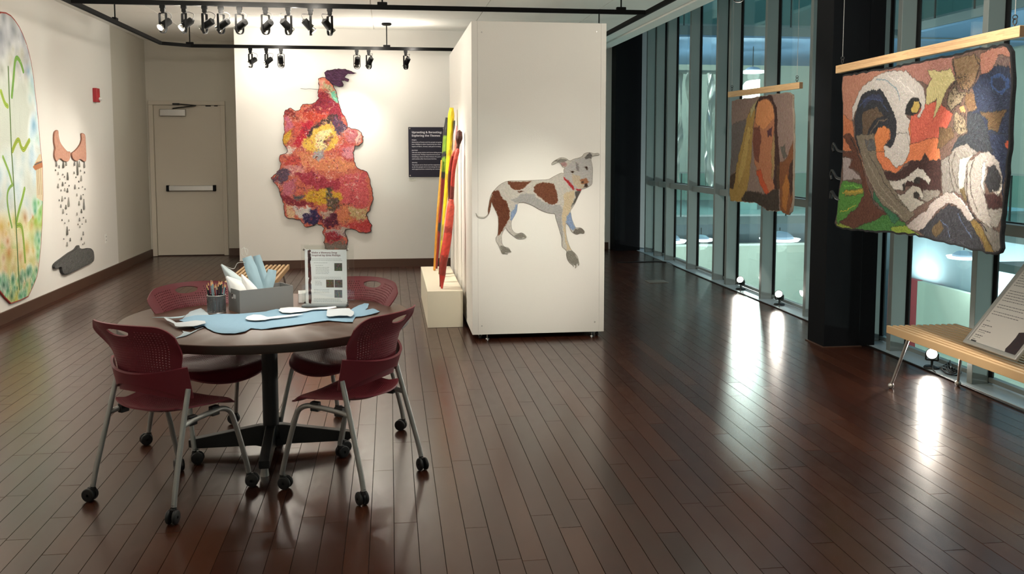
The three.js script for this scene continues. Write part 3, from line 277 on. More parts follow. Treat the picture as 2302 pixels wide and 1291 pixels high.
// window wall
{
  const fins = [-13.86, -13.36, -12.80, -11.81, -10.81, -10.39, -9.35, -8.29, -7.16, -6.78, -5.74, -4.72, -3.70, -2.68, -1.66, -0.64, 0.38, 1.40, 2.42, 2.98];
  const zA = ZD - 0.12;
  const where = ['at the far end beside the black pillar', 'next to the far end bay', 'third from the far end', 'fourth from the far end', 'fifth from the far end', 'narrow slot left of the hanging portrait', 'behind the left half of the hanging portrait', 'behind the right half of the hanging portrait', 'hidden behind the near black column', 'narrow slot right of the near black column', 'behind the left part of the wave tapestry', 'above the slatted bench behind the wave tapestry'];
  for (let i = 0; i + 1 < fins.length; i++) {
    const a = fins[i], b = fins[i + 1], g = thing('window_' + (i + 1), 'tall glazed window bay ' + (where[i] || 'outside the frame on the right, number ' + (i - 11)), 'window', [0, 0, 0], 0, null, 'structure');
    part('pane', bx(XG, XG + 0.008, 1.13, 3.86, a + 0.02, b - 0.02), M.glass, g); part('pane', bx(XG, XG + 0.008, 0.03, 1.05, a + 0.02, b - 0.02), M.glass, g);
    part('mullion', rbx(3.95, 4.072, 0.005, 3.86, a, a + 0.058, 0.003), M.fin, g);
    part('gasket', merge([bx(4.072, 4.088, 0.01, 3.86, a + 0.006, a + 0.052), bx(4.088, 4.10, 0.01, 3.86, a - 0.02, a + 0.078)]), M.gasket, g);
    part('glazing_bead', merge([bx(4.072, 4.12, 0.01, 3.86, b - 0.045, b - 0.022), bx(4.072, 4.12, 0.02, 0.05, a + 0.06, b - 0.02)]), M.fin, g);
    part('transom', rbx(4.0, 4.086, 1.052, 1.128, a + 0.058, b, 0.003), M.fin, g);
    part('transom_cap', bx(4.086, 4.12, 1.045, 1.135, a + 0.02, b), M.gasket, g);
  }
  solo('trim_1', rbx(3.90, 4.13, -0.12, 0.006, zA, ZF, 0.003), M.sill, 'pale metal sill strip along the foot of the windows', 'sill', null, 'structure');
  solo('trim_2', bx(4.0, 4.4, 3.86, 3.95, zA, ZF), M.fin, 'metal head channel above the windows', 'trim', null, 'structure');
  solo('trim_3', bx(4.10, 4.5, -0.9, -0.13, ZD - 0.35, ZF + 0.2), M.fin, 'slab edge below the windows', 'trim', null, 'structure');
  const c1 = thing('column', 'near black square column between the hanging portrait and the wave tapestry', 'column', [3.655, 0, -7.09], 0, null, 'structure');
  part('shaft', rbx(-0.155, 0.155, 0.0, 3.9, -0.145, 0.145, 0.004), M.black, c1); part('foot_trim', rbx(-0.17, 0.17, 0.0, 0.008, -0.16, 0.16, 0.002), M.baseboard, c1);
  part('back_casing', bx(0.155, 0.29, 0.0, 3.9, -0.1, 0.14), M.black, c1);
  const c2 = thing('column', 'far black column at the end of the window wall', 'column', [3.74, 0, -14.25], 0, null, 'structure');
  part('shaft', rbx(-0.21, 0.21, 0, 3.9, -0.14, 0.14, 0.004), M.black, c2);
  solo('trim_4', rbx(3.955, 4.09, 0, 3.86, -14.4, -14.28, 0.003), M.fin, 'metal end post of the window wall', 'trim', null, 'structure');
}

// ------------------------------------------------------------------ track rails and lamps
const ORD = ['first', 'second', 'third', 'fourth', 'fifth', 'sixth', 'seventh', 'eighth', 'ninth'];
function rail(label, a, b, stems) {
  const d = V(b[0] - a[0], 0, b[1] - a[1]), along = Math.abs(d.x) > Math.abs(d.z);
  const g = thing('track_rail', label, 'track rail');
  const x0 = Math.min(a[0], b[0]), x1 = Math.max(a[0], b[0]), z0 = Math.min(a[1], b[1]), z1 = Math.max(a[1], b[1]), h = 0.018;
  part('rail', along ? rbx(x0, x1, HT - 0.02, HT + 0.02, z0 - h, z0 + h, 0.003) : rbx(x0 - h, x0 + h, HT - 0.02, HT + 0.02, z0, z1, 0.003), M.lampBody, g);
  part('slot', along ? bx(x0 + 0.01, x1 - 0.01, HT - 0.0215, HT - 0.0195, z0 - 0.007, z0 + 0.007) : bx(x0 - 0.007, x0 + 0.007, HT - 0.0215, HT - 0.0195, z0 + 0.01, z1 - 0.01), M.black, g);
  for (const [x, z] of stems) {
    const s = part('stem', rod(V(x, HT + 0.02, z), V(x, HC, z), 0.007), M.lampBody, g);
    part('canopy', new THREE.LatheGeometry([[0, 0.004], [0.05, 0.002], [0.065, 0.014], [0.06, 0.03], [0, 0.03]].map(([r, y]) => new THREE.Vector2(r, HC - 0.03 + y)), 28).translate(x, 0, z), M.lampBody, s);
    part('coupler', along ? rbx(x - 0.045, x + 0.045, HT + 0.015, HT + 0.045, z - 0.02, z + 0.02, 0.006) : rbx(x - 0.02, x + 0.02, HT + 0.015, HT + 0.045, z - 0.045, z + 0.045, 0.006), M.lampBody, s);
  }
  return g;
}
const ZA = -8.5, ZBT = -11.95, XLT = -2.74, XRT = 2.42;
rail('front black ceiling rail carrying nine spotlights', [XLT + 0.02, ZA], [XRT - 0.02, ZA], [[-0.05, ZA], [2.17, ZA]]);
rail('rear black ceiling rail carrying six spotlights near the red textile', [XLT + 0.3, ZBT], [XRT - 0.02, ZBT], [[-2.45, ZBT], [-0.02, ZBT]]);
rail('black ceiling rail running along the left wall', [XLT, -11.7], [XLT, 1.5], [[XLT, -9.84], [XLT, -5]]);
rail('black ceiling rail running beside the windows', [XRT, ZBT], [XRT, 1.5], [[XRT, -10.5], [XRT, -5]]);
rail('black ceiling rail crossing above the table out of frame', [XLT + 0.02, -4.2], [XRT - 0.02, -4.2], [[-0.05, -4.2]]);
{ const g = thing('track_rail', 'short angled rail joining left and rear ceiling rails', 'track rail');
  const a = V(XLT, HT, -11.7), b = V(XLT + 0.3, HT, ZBT), d = b.clone().sub(a), geo = rbx(-0.018, 0.018, -0.02, 0.02, -d.length() / 2 - 0.01, d.length() / 2 + 0.01, 0.003);
  geo.rotateY(Math.atan2(d.x, d.z)); geo.translate((a.x + b.x) / 2, HT, (a.z + b.z) / 2); part('rail', geo, M.lampBody, g); }

const yokeGeo = (() => { const s = new THREE.Shape(), hs = new THREE.Path(); const rrp = (p, w, h, r) => { p.moveTo(-w + r, 0); p.lineTo(w - r, 0); p.quadraticCurveTo(w, 0, w, -r); p.lineTo(w, -h + 0.05); p.quadraticCurveTo(w, -h, 0, -h); p.quadraticCurveTo(-w, -h, -w, -h + 0.05); p.lineTo(-w, -r); p.quadraticCurveTo(-w, 0, -w + r, 0); };
  rrp(s, 0.043, 0.178, 0.014); const q = new THREE.Path(); const w = 0.038, h = 0.173, r = 0.011; q.moveTo(-w + r, -0.005); q.lineTo(w - r, -0.005); q.quadraticCurveTo(w, -0.005, w, -r - 0.005); q.lineTo(w, -h + 0.05); q.quadraticCurveTo(w, -h, 0, -h); q.quadraticCurveTo(-w, -h, -w, -h + 0.05); q.lineTo(-w, -r - 0.005); q.quadraticCurveTo(-w, -0.005, -w + r, -0.005); s.holes.push(q);
  return new THREE.ExtrudeGeometry(s, { depth: 0.022, bevelEnabled: false, curveSegments: 10 }).translate(0, 0, -0.011); })();
const headGeo = new THREE.LatheGeometry([[0, -0.098], [0.012, -0.098], [0.014, -0.09], [0.03, -0.086], [0.032, -0.08], [0.032, -0.006], [0.034, -0.002], [0.034, 0.004], [0.03, 0.004], [0.03, 0.0], [0.0, 0.0]].map(([r, y]) => new THREE.Vector2(r, y)), 22);
const reflGeo = new THREE.LatheGeometry([[0.018, 0.0], [0.026, 0.02], [0.031, 0.04], [0.032, 0.044], [0.029, 0.044]].map(([r, y]) => new THREE.Vector2(r, y)), 22);
const faceGeo = new THREE.SphereGeometry(0.03, 20, 10, 0, Math.PI * 2, 0, Math.PI / 2).scale(1, 0.25, 1).translate(0, 0.041, 0);
const adapterGeo = merge([rbx(-0.024, 0.024, -0.028, 0, -0.017, 0.017, 0.003), rbx(-0.019, 0.019, -0.058, -0.026, -0.015, 0.015, 0.004), cyl(0.013, 0.013, 0.012, 0, -0.062, 0, 14)]);
const _up = V(0, 1, 0), SPILL = 0.055, CEILING_FILL = 0.5, K = 0.62;   // point lights added as fill: spill ahead of each lamp, ceiling fill behind
function trackLamp(label, x, z, aim, beam, half = 0.42, pen = 0.75, group = 'track spotlights on the ceiling rails', color = WARM) {
  const g = thing('track_spotlight', label, 'spotlight', [x, HT - 0.02, z], 0, group);
  part('adapter', adapterGeo, M.lampBody, g);
  const cd = beam * K, piv = V(0, -0.175, 0), dir = V(aim[0] - x, aim[1] - (HT - 0.195), aim[2] - z).normalize(), turn = Math.atan2(dir.x, dir.z);
  const y = part('yoke', yokeGeo, M.lampBody, g); y.position.y = -0.066; y.rotation.y = turn;
  const h = part('lamp_head', headGeo, M.lampBody, g); h.position.copy(piv); h.quaternion.setFromUnitVectors(_up, dir);
  part('reflector', reflGeo, M.bulbGlass, h); part('bulb', faceGeo, M.bulb, h, 'glowing lamp face');
  const back = piv.clone().addScaledVector(dir, -0.095), side = V(dir.x, 0, dir.z).normalize();
  part('cable', tube([V(0, -0.06, 0), V(0, -0.055, 0).addScaledVector(side, -0.05), back.clone().add(V(0, 0.045, 0)).addScaledVector(side, -0.015), back], 0.0028, 20, 6), M.blackTube, g);
  if (cd > 0) {
    const L = new THREE.SpotLight(color, cd, 0, half, pen, 2), p = V(x, HT - 0.195, z).addScaledVector(dir, 0.062);
    L.name = 'spot_beam'; L.position.copy(p).sub(g.position); L.castShadow = true; L.shadow.radius = 1.5; g.add(L);
    L.target.position.set(aim[0] - g.position.x, aim[1] - g.position.y, aim[2] - g.position.z); L.target.name = 'aim_point'; g.add(L.target);
    const S = new THREE.PointLight(color, cd * SPILL, 0, 2); S.name = 'lamp_spill'; S.position.copy(L.position).addScaledVector(dir, 0.1); S.castShadow = true; S.shadow.radius = 1.5; g.add(S);
    const Q = new THREE.PointLight(color, CEILING_FILL, 0, 2); Q.name = 'ceiling_fill'; Q.position.copy(piv).addScaledVector(dir, -0.21); Q.castShadow = true; Q.shadow.radius = 1.5; g.add(Q);  // added fill light floating behind the head to brighten the ceiling
  }
  return g;
}
const AX = [-1.965, -1.785, -1.61, -1.47, -1.31, -1.085, -0.885, -0.69, -0.52];
const Aaim = [[-3.5, 1.0, -6.4], [-3.5, 1.1, -7.4], [-3.55, 1.5, -9.0], [-3.55, 1.3, -9.6], [-3.55, 1.2, -10.5], [-3.5, 0.9, -10.9], [0.6, 1.1, -9.9], [0.6, 1.3, -8.6], [0.66, 1.2, -9.2]];
const Acd = [10, 10, 5.5, 5, 9, 9, 12, 13, 13];
AX.forEach((x, i) => trackLamp(`black track spotlight, ${ORD[i]} from the left on the front rail`, x, ZA, Aaim[i], Acd[i], i < 4 ? 0.62 : 0.45, 1));
const BX = [-1.72, -1.525, -1.345, -0.40, -0.25, 0.22];
const Baim = [[-3.55, 1.25, -10.6], [-3.55, 0.9, -10.9], [-1.3, 1.5, ZB], [-0.55, 1.7, ZB], [-0.9, 1.4, ZB], [-0.6, 1.0, ZB]];
const Bcd = [9, 8, 1.4, 5.4, 3.2, 2.2];
BX.forEach((x, i) => trackLamp(`black track spotlight, ${ORD[i]} from the left on the rear rail`, x, ZBT, Baim[i], Bcd[i], i < 2 ? 0.42 : 0.66, 1));
// lamps outside the frame, known from their light; those near the camera added for bounce
const off = 'track spotlights outside the frame';
for (const [l, x, z, aim, cd, half] of [
  ['above the left wall near the oval painting', XLT, -5.9, [-3.57, 1.4, -8.9], 7, 0.6], ['above the left wall lighting the hands artwork', XLT, -6.3, [-3.57, 1.2, -10.45], 22, 0.28],
  ['above the left wall lighting bare wall', XLT, -4.6, [-3.57, 1.3, -5.6], 8, 0.8], ['above the left wall beside the camera, added for bounce light', XLT, -2.0, [-3.57, 1.3, -2.4], 5, 0.8],
  ['above the table lighting the paper crafts', -0.35, -4.2, [-0.6, 0.74, -4.95], 19, 0.3], ['on the crossing rail lighting the dog picture', 1.0, -4.2, [1.2, 0.85, -7.6], 32, 0.24], ['on the crossing rail lighting the white partition', 1.7, -4.2, [1.4, 0.9, -7.6], 9, 0.36],
  ['beside the windows lighting the left of the wave tapestry', XRT, -5.0, [3.2, 1.4, -5.9], 5, 0.7], ['beside the windows lighting the right of the wave tapestry', XRT, -3.7, [3.15, 1.3, -4.7], 5, 0.7], ['beside the windows lighting the hanging portrait', XRT, -6.2, [3.45, 1.4, -8.3], 19, 0.5],
  ['beside the windows lighting the poster', XRT, -4.4, [3.6, 0.7, -4.85], 42, 0.3], ['on the left rail, added for bounce off the wall behind the camera', XLT, 0.4, [-2.4, 1.3, 3.0], 9, 0.9], ['on the window rail, added for bounce off the wall behind the camera', XRT, 0.4, [1.6, 1.3, 3.0], 9, 0.9],
]) trackLamp('track spotlight out of frame ' + l, x, z, aim, cd, half, 0.8, off);

// ------------------------------------------------------------------ white movable partition, plinth, leaning figures
{
  const g = thing('partition_wall', 'freestanding white movable partition with the dog picture', 'partition', [1.25, 0, -9.0]);
  const w = 0.57, z1 = 1.385, z0 = -1.4, y0 = 0.045, y1 = 2.67;
  part('front_panel', uvBox(rbx(-w + 0.0498, w - 0.0448, y0, y1, z1 - 0.03, z1, 0.0012)), M.panelWhite, g);
  part('corner_post', uvBox(rbx(-w, -w + 0.049, y0, y1, z1 - 0.06, z1, 0.0012)), M.panelWhite, g); part('corner_post', uvBox(rbx(w - 0.044, w, y0, y1, z1 - 0.06, z1, 0.0012)), M.panelWhite, g);
  part('side_panel', uvBox(rbx(-w, -w + 0.03, y0, y1, z0, z1 - 0.062, 0.002)), M.panelWhite, g); part('side_panel', uvBox(rbx(w - 0.03, w, y0, y1, z0, z1 - 0.062, 0.002)), M.panelWhite, g);
  part('back_panel', uvBox(rbx(-w + 0.03, w - 0.03, y0, y1, z0, z0 + 0.03, 0.002)), M.panelWhite, g);
  part('top_panel', uvBox(bx(-w + 0.03, w - 0.03, y1 - 0.04, y1 - 0.02, z0 + 0.03, z1 - 0.06)), M.panelWhite, g);
  part('bottom_panel', bx(-w + 0.03, w - 0.03, y0 + 0.005, y0 + 0.03, z0 + 0.03, z1 - 0.06), M.gap, g);
  for (const [sx, sz] of [[-0.5, 1.33], [0.52, 1.33], [-0.5, -1.33], [0.5, -1.33]]) {
    const c = part('caster', cyl(0.022, 0.022, 0.02, 0, 0, 0, 18).rotateZ(Math.PI / 2).translate(sx, 0.022, sz), M.blackTube, g);
    part('caster_fork', bx(sx - 0.016, sx + 0.016, 0.03, 0.055, sz - 0.012, sz + 0.012), M.steel, c);
  }
  for (const sx of [-0.44, 0.47]) part('levelling_foot', merge([cyl(0.005, 0.005, 0.05, sx, 0.03, 1.35, 10), cyl(0.015, 0.017, 0.008, sx, 0.004, 1.35, 14)]), M.chrome, g);
  for (const [sx, sy] of [[-0.485, 2.58], [0.485, 2.6], [-0.49, 0.12], [0.49, 0.13]]) part('screw', cyl(0.006, 0.006, 0.004, 0, 0, 0, 10).rotateX(Math.PI / 2).translate(sx, sy, z1 + 0.001), M.steel, g);
}
solo('plinth', uvBox(rbx(0.324, 0.645, 0, 0.335, -9.95, -8.195, 0.003)), M.plinth, 'low cream plinth beside the white partition under the painted poles', 'plinth');

// painted leaning poles: tapered swept bodies with bands of colour along their length
function leaning(name, label, path, radii, bands, flat = 0.6) {
  const g = thing(name, label, 'sculpture', [0, 0, 0], 0, 'painted poles leaning on the partition');
  const curve = new THREE.CatmullRomCurve3(path.map((p) => V(...p))), N = 90, K = 12, P = [], C = [], I = [], dots = [];
  for (let i = 0; i <= N; i++) {
    const t = i / N, c = curve.getPoint(t), tg = curve.getTangent(t), a = V(0, 0, 1).cross(tg).normalize(), b = tg.clone().cross(a).normalize();
    let r = 0; for (let k = 0; k + 1 < radii.length; k++) if (t >= radii[k][0] && t <= radii[k + 1][0]) { const s = (t - radii[k][0]) / (radii[k + 1][0] - radii[k][0]); r = THREE.MathUtils.lerp(radii[k][1], radii[k + 1][1], s * s * (3 - 2 * s)); }
    for (let k = 0; k < K; k++) {
      const an = (k / K) * Math.PI * 2, v = c.clone().addScaledVector(a, Math.cos(an) * r * flat).addScaledVector(b, Math.sin(an) * r); P.push(v.x, v.y, v.z);
      let col = bands[0][1]; const tt = t + 0.02 * noise.noise(k * 0.7, t * 14, 2.2); for (const [t0, cc] of bands) if (tt >= t0) col = cc;
      const cl = new THREE.Color(col), j = 1 + 0.35 * noise.noise(k * 1.3, t * 40, 5.5); C.push(cl.r * j, cl.g * j, cl.b * j);
    }
  }
  for (let i = 0; i < N; i++) for (let k = 0; k < K; k++) { const a = i * K + k, b = i * K + (k + 1) % K, c2 = a + K, d = b + K; I.push(a, b, d, a, d, c2); }
  for (const e of [0, N]) { const base = P.length / 3, c = curve.getPoint(e / N); P.push(c.x, c.y, c.z); const cl = new THREE.Color(bands[e ? bands.length - 1 : 0][1]); C.push(cl.r, cl.g, cl.b); for (let k = 0; k < K; k++) { const a = e * K + k, b = e * K + (k + 1) % K; e ? I.push(a, b, base) : I.push(b, a, base); } }
  const geo = new THREE.BufferGeometry(); geo.setAttribute('position', new THREE.Float32BufferAttribute(P, 3)); geo.setAttribute('color', new THREE.Float32BufferAttribute(C, 3)); geo.setIndex(I); geo.computeVertexNormals();
  part('painted_body', geo, M.painted, g); return g;
}
M.painted = std({ color: 0xffffff, vertexColors: true, roughness: 0.45 });
leaning('leaning_pole', 'bright yellow painted pole leaning on the partition', [[0.50, 0.34, -9.3], [0.545, 0.9, -9.28], [0.585, 1.4, -9.25], [0.62, 2.03, -9.2]], [[0, 0.03], [0.2, 0.036], [0.7, 0.045], [0.96, 0.055], [1, 0.035]], [[0, '#8a7a2c'], [0.12, '#c9b02c'], [0.2, '#a8953a'], [0.3, '#d8bd22'], [0.6, '#b89a20'], [0.65, '#e4c81c'], [0.74, '#c2a21e'], [0.78, '#e6cc1e']]);
leaning('leaning_pole', 'green and black pole with a dark red lower half', [[0.485, 0.34, -9.75], [0.52, 0.9, -9.75], [0.57, 1.4, -9.78], [0.61, 1.95, -9.8]], [[0, 0.02], [0.15, 0.035], [0.5, 0.045], [0.9, 0.05], [1, 0.03]], [[0, '#7a2320'], [0.06, '#8c2a26'], [0.24, '#34343a'], [0.3, '#8e2622'], [0.6, '#27292c'], [0.65, '#7aa02c'], [0.74, '#26282c'], [0.78, '#7fa62e'], [0.88, '#232528']]);
leaning('leaning_pole', 'thin orange edged pole at the back of the group', [[0.455, 0.34, -9.6], [0.485, 0.8, -9.62], [0.52, 1.2, -9.68], [0.545, 1.5, -9.72]], [[0, 0.02], [0.5, 0.022], [1, 0.014]], [[0, '#c9882c'], [0.5, '#d09a3a']]);
leaning('leaning_pole', 'pale peach pole between yellow and coral figures', [[0.475, 0.34, -8.75], [0.53, 0.9, -8.75], [0.6, 1.4, -8.76], [0.635, 1.84, -8.78]], [[0, 0.02], [0.3, 0.03], [0.7, 0.03], [0.93, 0.035], [1, 0.02]], [[0, '#c9b8a0'], [0.3, '#d8a58a'], [0.6, '#d98f7a'], [0.9, '#e0a0a0']]);
leaning('leaning_pole', 'dark slim pole just behind the yellow one', [[0.52, 0.34, -9.12], [0.57, 0.9, -9.12], [0.61, 1.4, -9.14], [0.645, 1.9, -9.16]], [[0, 0.015], [0.4, 0.02], [1, 0.014]], [[0, '#7d2b22'], [0.45, '#caa02c'], [0.8, '#2a2a28']]);
{ // coral figure: head, looped arms, waist and long split legs
  const g = leaning('leaning_figure', 'coral red slender carved figure with dark head leaning foremost', [[0.462, 0.34, -8.33], [0.478, 0.55, -8.32], [0.515, 0.8, -8.32], [0.545, 1.05, -8.33], [0.555, 1.16, -8.33]], [[0, 0.014], [0.18, 0.04], [0.45, 0.055], [0.8, 0.05], [1, 0.03]], [[0, '#b8352c'], [0.15, '#8f3228'], [0.35, '#d8473a'], [0.55, '#a8332a'], [0.6, '#e05a48']], 0.7);
  const sub = (path, radii, bands, name) => { const t = leaning(name, '', path, radii, bands, 0.7), m = t.children[0]; m.name = name; scene.remove(t); names.set(name, (names.get(name) || 1) - 1); g.add(m); };
  sub([[0.555, 1.14, -8.33], [0.563, 1.25, -8.33], [0.575, 1.42, -8.32], [0.6, 1.55, -8.33], [0.618, 1.62, -8.34]], [[0, 0.028], [0.4, 0.026], [0.9, 0.03], [1, 0.022]], [[0, '#7a2a22'], [0.3, '#c23c30'], [0.7, '#d8584a']], 'arm');
  sub([[0.545, 1.14, -8.4], [0.543, 1.3, -8.42], [0.56, 1.48, -8.42], [0.585, 1.58, -8.38], [0.612, 1.62, -8.35]], [[0, 0.02], [0.5, 0.024], [1, 0.022]], [[0, '#5a241e'], [0.4, '#9a3228'], [0.7, '#d06a58']], 'arm');
  sub([[0.61, 1.58, -8.34], [0.622, 1.66, -8.34], [0.63, 1.73, -8.34], [0.633, 1.79, -8.34]], [[0, 0.018], [0.3, 0.022], [0.6, 0.044], [0.9, 0.036], [1, 0.01]], [[0, '#5a2a22'], [0.3, '#4a2620'], [0.7, '#5c3028']], 'head');
  sub([[0.455, 0.34, -8.45], [0.47, 0.6, -8.42], [0.51, 0.85, -8.38], [0.54, 1.06, -8.36]], [[0, 0.012], [0.25, 0.03], [0.8, 0.03], [1, 0.02]], [[0, '#8f2f2a'], [0.3, '#c23e34'], [0.7, '#d8564a']], 'leg');
}

// ------------------------------------------------------------------ art
function paintTextile(poly, regions, base, { ppm = 380, strokes = 9000, len = [3, 9], jit = 26, width = [1, 2.6], border, flow, extra, soft = 0, warp = 4, wk = 5, outline } = {}) {
  const b = bounds(poly), W = Math.ceil((b[2] - b[0]) * ppm), H = Math.ceil((b[3] - b[1]) * ppm), [c, x] = canvas(W, H);
  const X = (v) => (v - b[0]) * ppm, Y = (v) => H - (v - b[1]) * ppm;
  x.fillStyle = base; x.fillRect(0, 0, W, H);
  const trace = (a, wob = 0) => { x.beginPath(); for (let i = 0; i < a.length; i += 2) { const px = X(a[i] * 0.01) + rr(-wob, wob), py = Y(a[i + 1] * 0.01) + rr(-wob, wob); i ? x.lineTo(px, py) : x.moveTo(px, py); } x.closePath(); };
  for (const [col, ...a] of regions) { x.fillStyle = col; trace(a, 1.5); x.fill(); if (soft) { x.globalAlpha = 0.35; x.strokeStyle = col; x.lineWidth = soft; x.stroke(); x.globalAlpha = 1; } if (outline) { x.strokeStyle = outline[0]; x.lineWidth = outline[1]; x.stroke(); } }
  if (extra) extra(x, X, Y, ppm);
  const img0 = x.getImageData(0, 0, W, H), img = new Uint8ClampedArray(img0.data);
  for (let py = 0; py < H; py++) for (let px = 0; px < W; px++) {       // ragged edges between the patches of wool
    const u = px / ppm * wk, v = py / ppm * wk, dx = warp * (noise.noise(u, v, 1.7) + 0.6 * noise.noise(u * 3.1, v * 3.1, 4.1) + 0.5 * noise.noise(u * 9, v * 9, 8.3)), dy = warp * (noise.noise(u, v, 7.7) + 0.6 * noise.noise(u * 3.1, v * 3.1, 9.1) + 0.5 * noise.noise(u * 9, v * 9, 2.3));
    const sx = Math.min(W - 1, Math.max(0, (px + dx) | 0)), sy = Math.min(H - 1, Math.max(0, (py + dy) | 0)), a = (py * W + px) * 4, b2 = (sy * W + sx) * 4;
    img[a] = img0.data[b2]; img[a + 1] = img0.data[b2 + 1]; img[a + 2] = img0.data[b2 + 2];
  }
  img0.data.set(img); x.putImageData(img0, 0, 0);
  for (let i = 0; i < strokes; i++) {
    const px = rr(0, W), py = rr(0, H), k = ((py | 0) * W + (px | 0)) * 4, j = rr(-jit, jit), an = flow ? flow(px / W, py / H) + rr(-0.5, 0.5) : rr(0, 6.28), l = rr(...len);
    const cl = (v, q) => Math.max(0, Math.min(255, v + j + rr(-q, q))) | 0;
    x.strokeStyle = `rgba(${cl(img[k], 8)},${cl(img[k + 1], 8)},${cl(img[k + 2], 8)},${rr(0.5, 0.95)})`; x.lineWidth = rr(...width);
    x.beginPath(); x.moveTo(px - Math.cos(an) * l, py - Math.sin(an) * l); x.quadraticCurveTo(px + rr(-2, 2), py + rr(-2, 2), px + Math.cos(an) * l, py + Math.sin(an) * l); x.stroke();
  }
  if (border) { x.strokeStyle = border[0]; x.lineWidth = border[1] * ppm * 2; x.lineJoin = 'round'; x.beginPath(); poly.forEach((p, i) => (i ? x.lineTo(X(p.x), Y(p.y)) : x.moveTo(X(p.x), Y(p.y)))); x.closePath(); x.stroke(); }
  return { map: tex(c), b };
}
function cutout(poly, depth, bevel = 0.003) {
  const b = bounds(poly), g = new THREE.ExtrudeGeometry(new THREE.Shape(poly), { depth, bevelEnabled: bevel > 0, bevelThickness: bevel, bevelSize: bevel, bevelOffset: -bevel, bevelSegments: 2, curveSegments: 4 });
  return fitUV(g, b[0], b[1], b[2] - b[0], b[3] - b[1]);
}
const smooth = (poly, n = 4) => new THREE.CatmullRomCurve3(poly.map((q) => V(q.x, q.y, 0)), true, 'centripetal').getPoints(poly.length * n).slice(0, -1).map((q) => new THREE.Vector2(q.x, q.y));
const rough = (poly, amp, step = 0.02) => { const out = []; poly.forEach((p, i) => { const q = poly[(i + 1) % poly.length], n = Math.max(1, Math.round(p.distanceTo(q) / step)), d = q.clone().sub(p).normalize(); for (let k = 0; k < n; k++) { const r = p.clone().lerp(q, k / n); const j = k || true ? rr(-amp, amp) : 0; out.push(new THREE.Vector2(r.x - d.y * j, r.y + d.x * j)); } }); return out; };
const cloth = (map, r = 0.9, bs = 0.004, k = 10) => std({ map, roughness: r, bumpMap: rep(clothBump, k), bumpScale: bs });

{ // red textile on the back wall
  const g = thing('wall_textile', 'large irregular red and pink textile collage on the back wall', 'wall art', [-1.0, 0, ZB + 0.008]);
  const poly = rough(pts2(TREE), 0.008, 0.025);
  const t = paintTextile(poly, TREE_R, '#cc6a55', { ppm: 460, strokes: 34000, len: [2, 8], jit: 42, width: [1, 3], soft: 14, warp: 26, wk: 4, border: ['#3a2226', 0.006], extra: (x, X, Y) => {
    const cols = ['#8a1c30', '#d8485a', '#e9a08a', '#f0d6c6', '#b5243c', '#e0a53c', '#5c2a50', '#d06a80', '#c9402e'];
    for (let i = 0; i < 2600; i++) { const u = rr(-0.62, 0.72), v = rr(0.4, 2.55); x.globalAlpha = rr(0.25, 0.8); x.fillStyle = cols[Math.floor(rnd() * cols.length)]; x.beginPath(); x.ellipse(X(u), Y(v), rr(1, 7), rr(1, 4), rr(0, 3), 0, 7); x.fill(); } x.globalAlpha = 1;
    for (let i = 0; i < 260; i++) { let u = X(rr(-0.6, 0.7)), v = Y(rr(0.35, 2.4)), a = rr(0, 6.28); x.strokeStyle = ['#2e1a1e', '#f0e2d6', '#6a1626', '#f4d8c8', '#3c2440'][i % 5]; x.lineWidth = rr(1, 2.6); x.globalAlpha = rr(0.4, 0.85); x.beginPath(); x.moveTo(u, v); for (let k = 0; k < 14; k++) { a += rr(-1, 1); u += Math.cos(a) * 6; v += Math.sin(a) * 5; x.lineTo(u, v); } x.stroke(); } x.globalAlpha = 1; } });
  part('body', cutout(poly, 0.022), cloth(t.map, 0.85, 0.006, 12), g);
  const fp = rough(pts2(FEATHER), 0.004, 0.02), ft = paintTextile(fp, [], '#4a2344', { ppm: 400, strokes: 2600, len: [4, 12], jit: 36, border: ['#2a1428', 0.006], flow: () => 0.3 });
  const f = part('feather', cutout(fp, 0.02), cloth(ft.map, 0.8, 0.004, 8), g, 'dark purple feathered tip'); f.position.z = 0.012;
  part('twig', tube([V(0.13, 2.41, 0.02), V(0.03, 2.415, 0.024), V(-0.05, 2.42, 0.026), V(-0.11, 2.417, 0.022), V(-0.17, 2.423, 0.018)], 0.003, 16, 6), M.blackTube, g);
}
{ // dog
  const poly = smooth(pts2(DOG)), t = paintTextile(poly, DOG_R, '#cdc8be', { ppm: 900, warp: 10, wk: 14, strokes: 30000, len: [2, 9], jit: 30, width: [1, 2.4], soft: 6, border: ['#857f76', 0.0018], flow: (u, v) => 0.6 + 3 * noise.noise(u * 3, v * 3, 1) });
  const g = thing('dog_picture', 'cut out felt picture of a white and brown dog with red collar', 'wall art', [1.25, 0, -7.613]);
  part('dog_cutout', cutout(poly, 0.007, 0.002), cloth(t.map, 0.9, 0.003, 14), g);
}
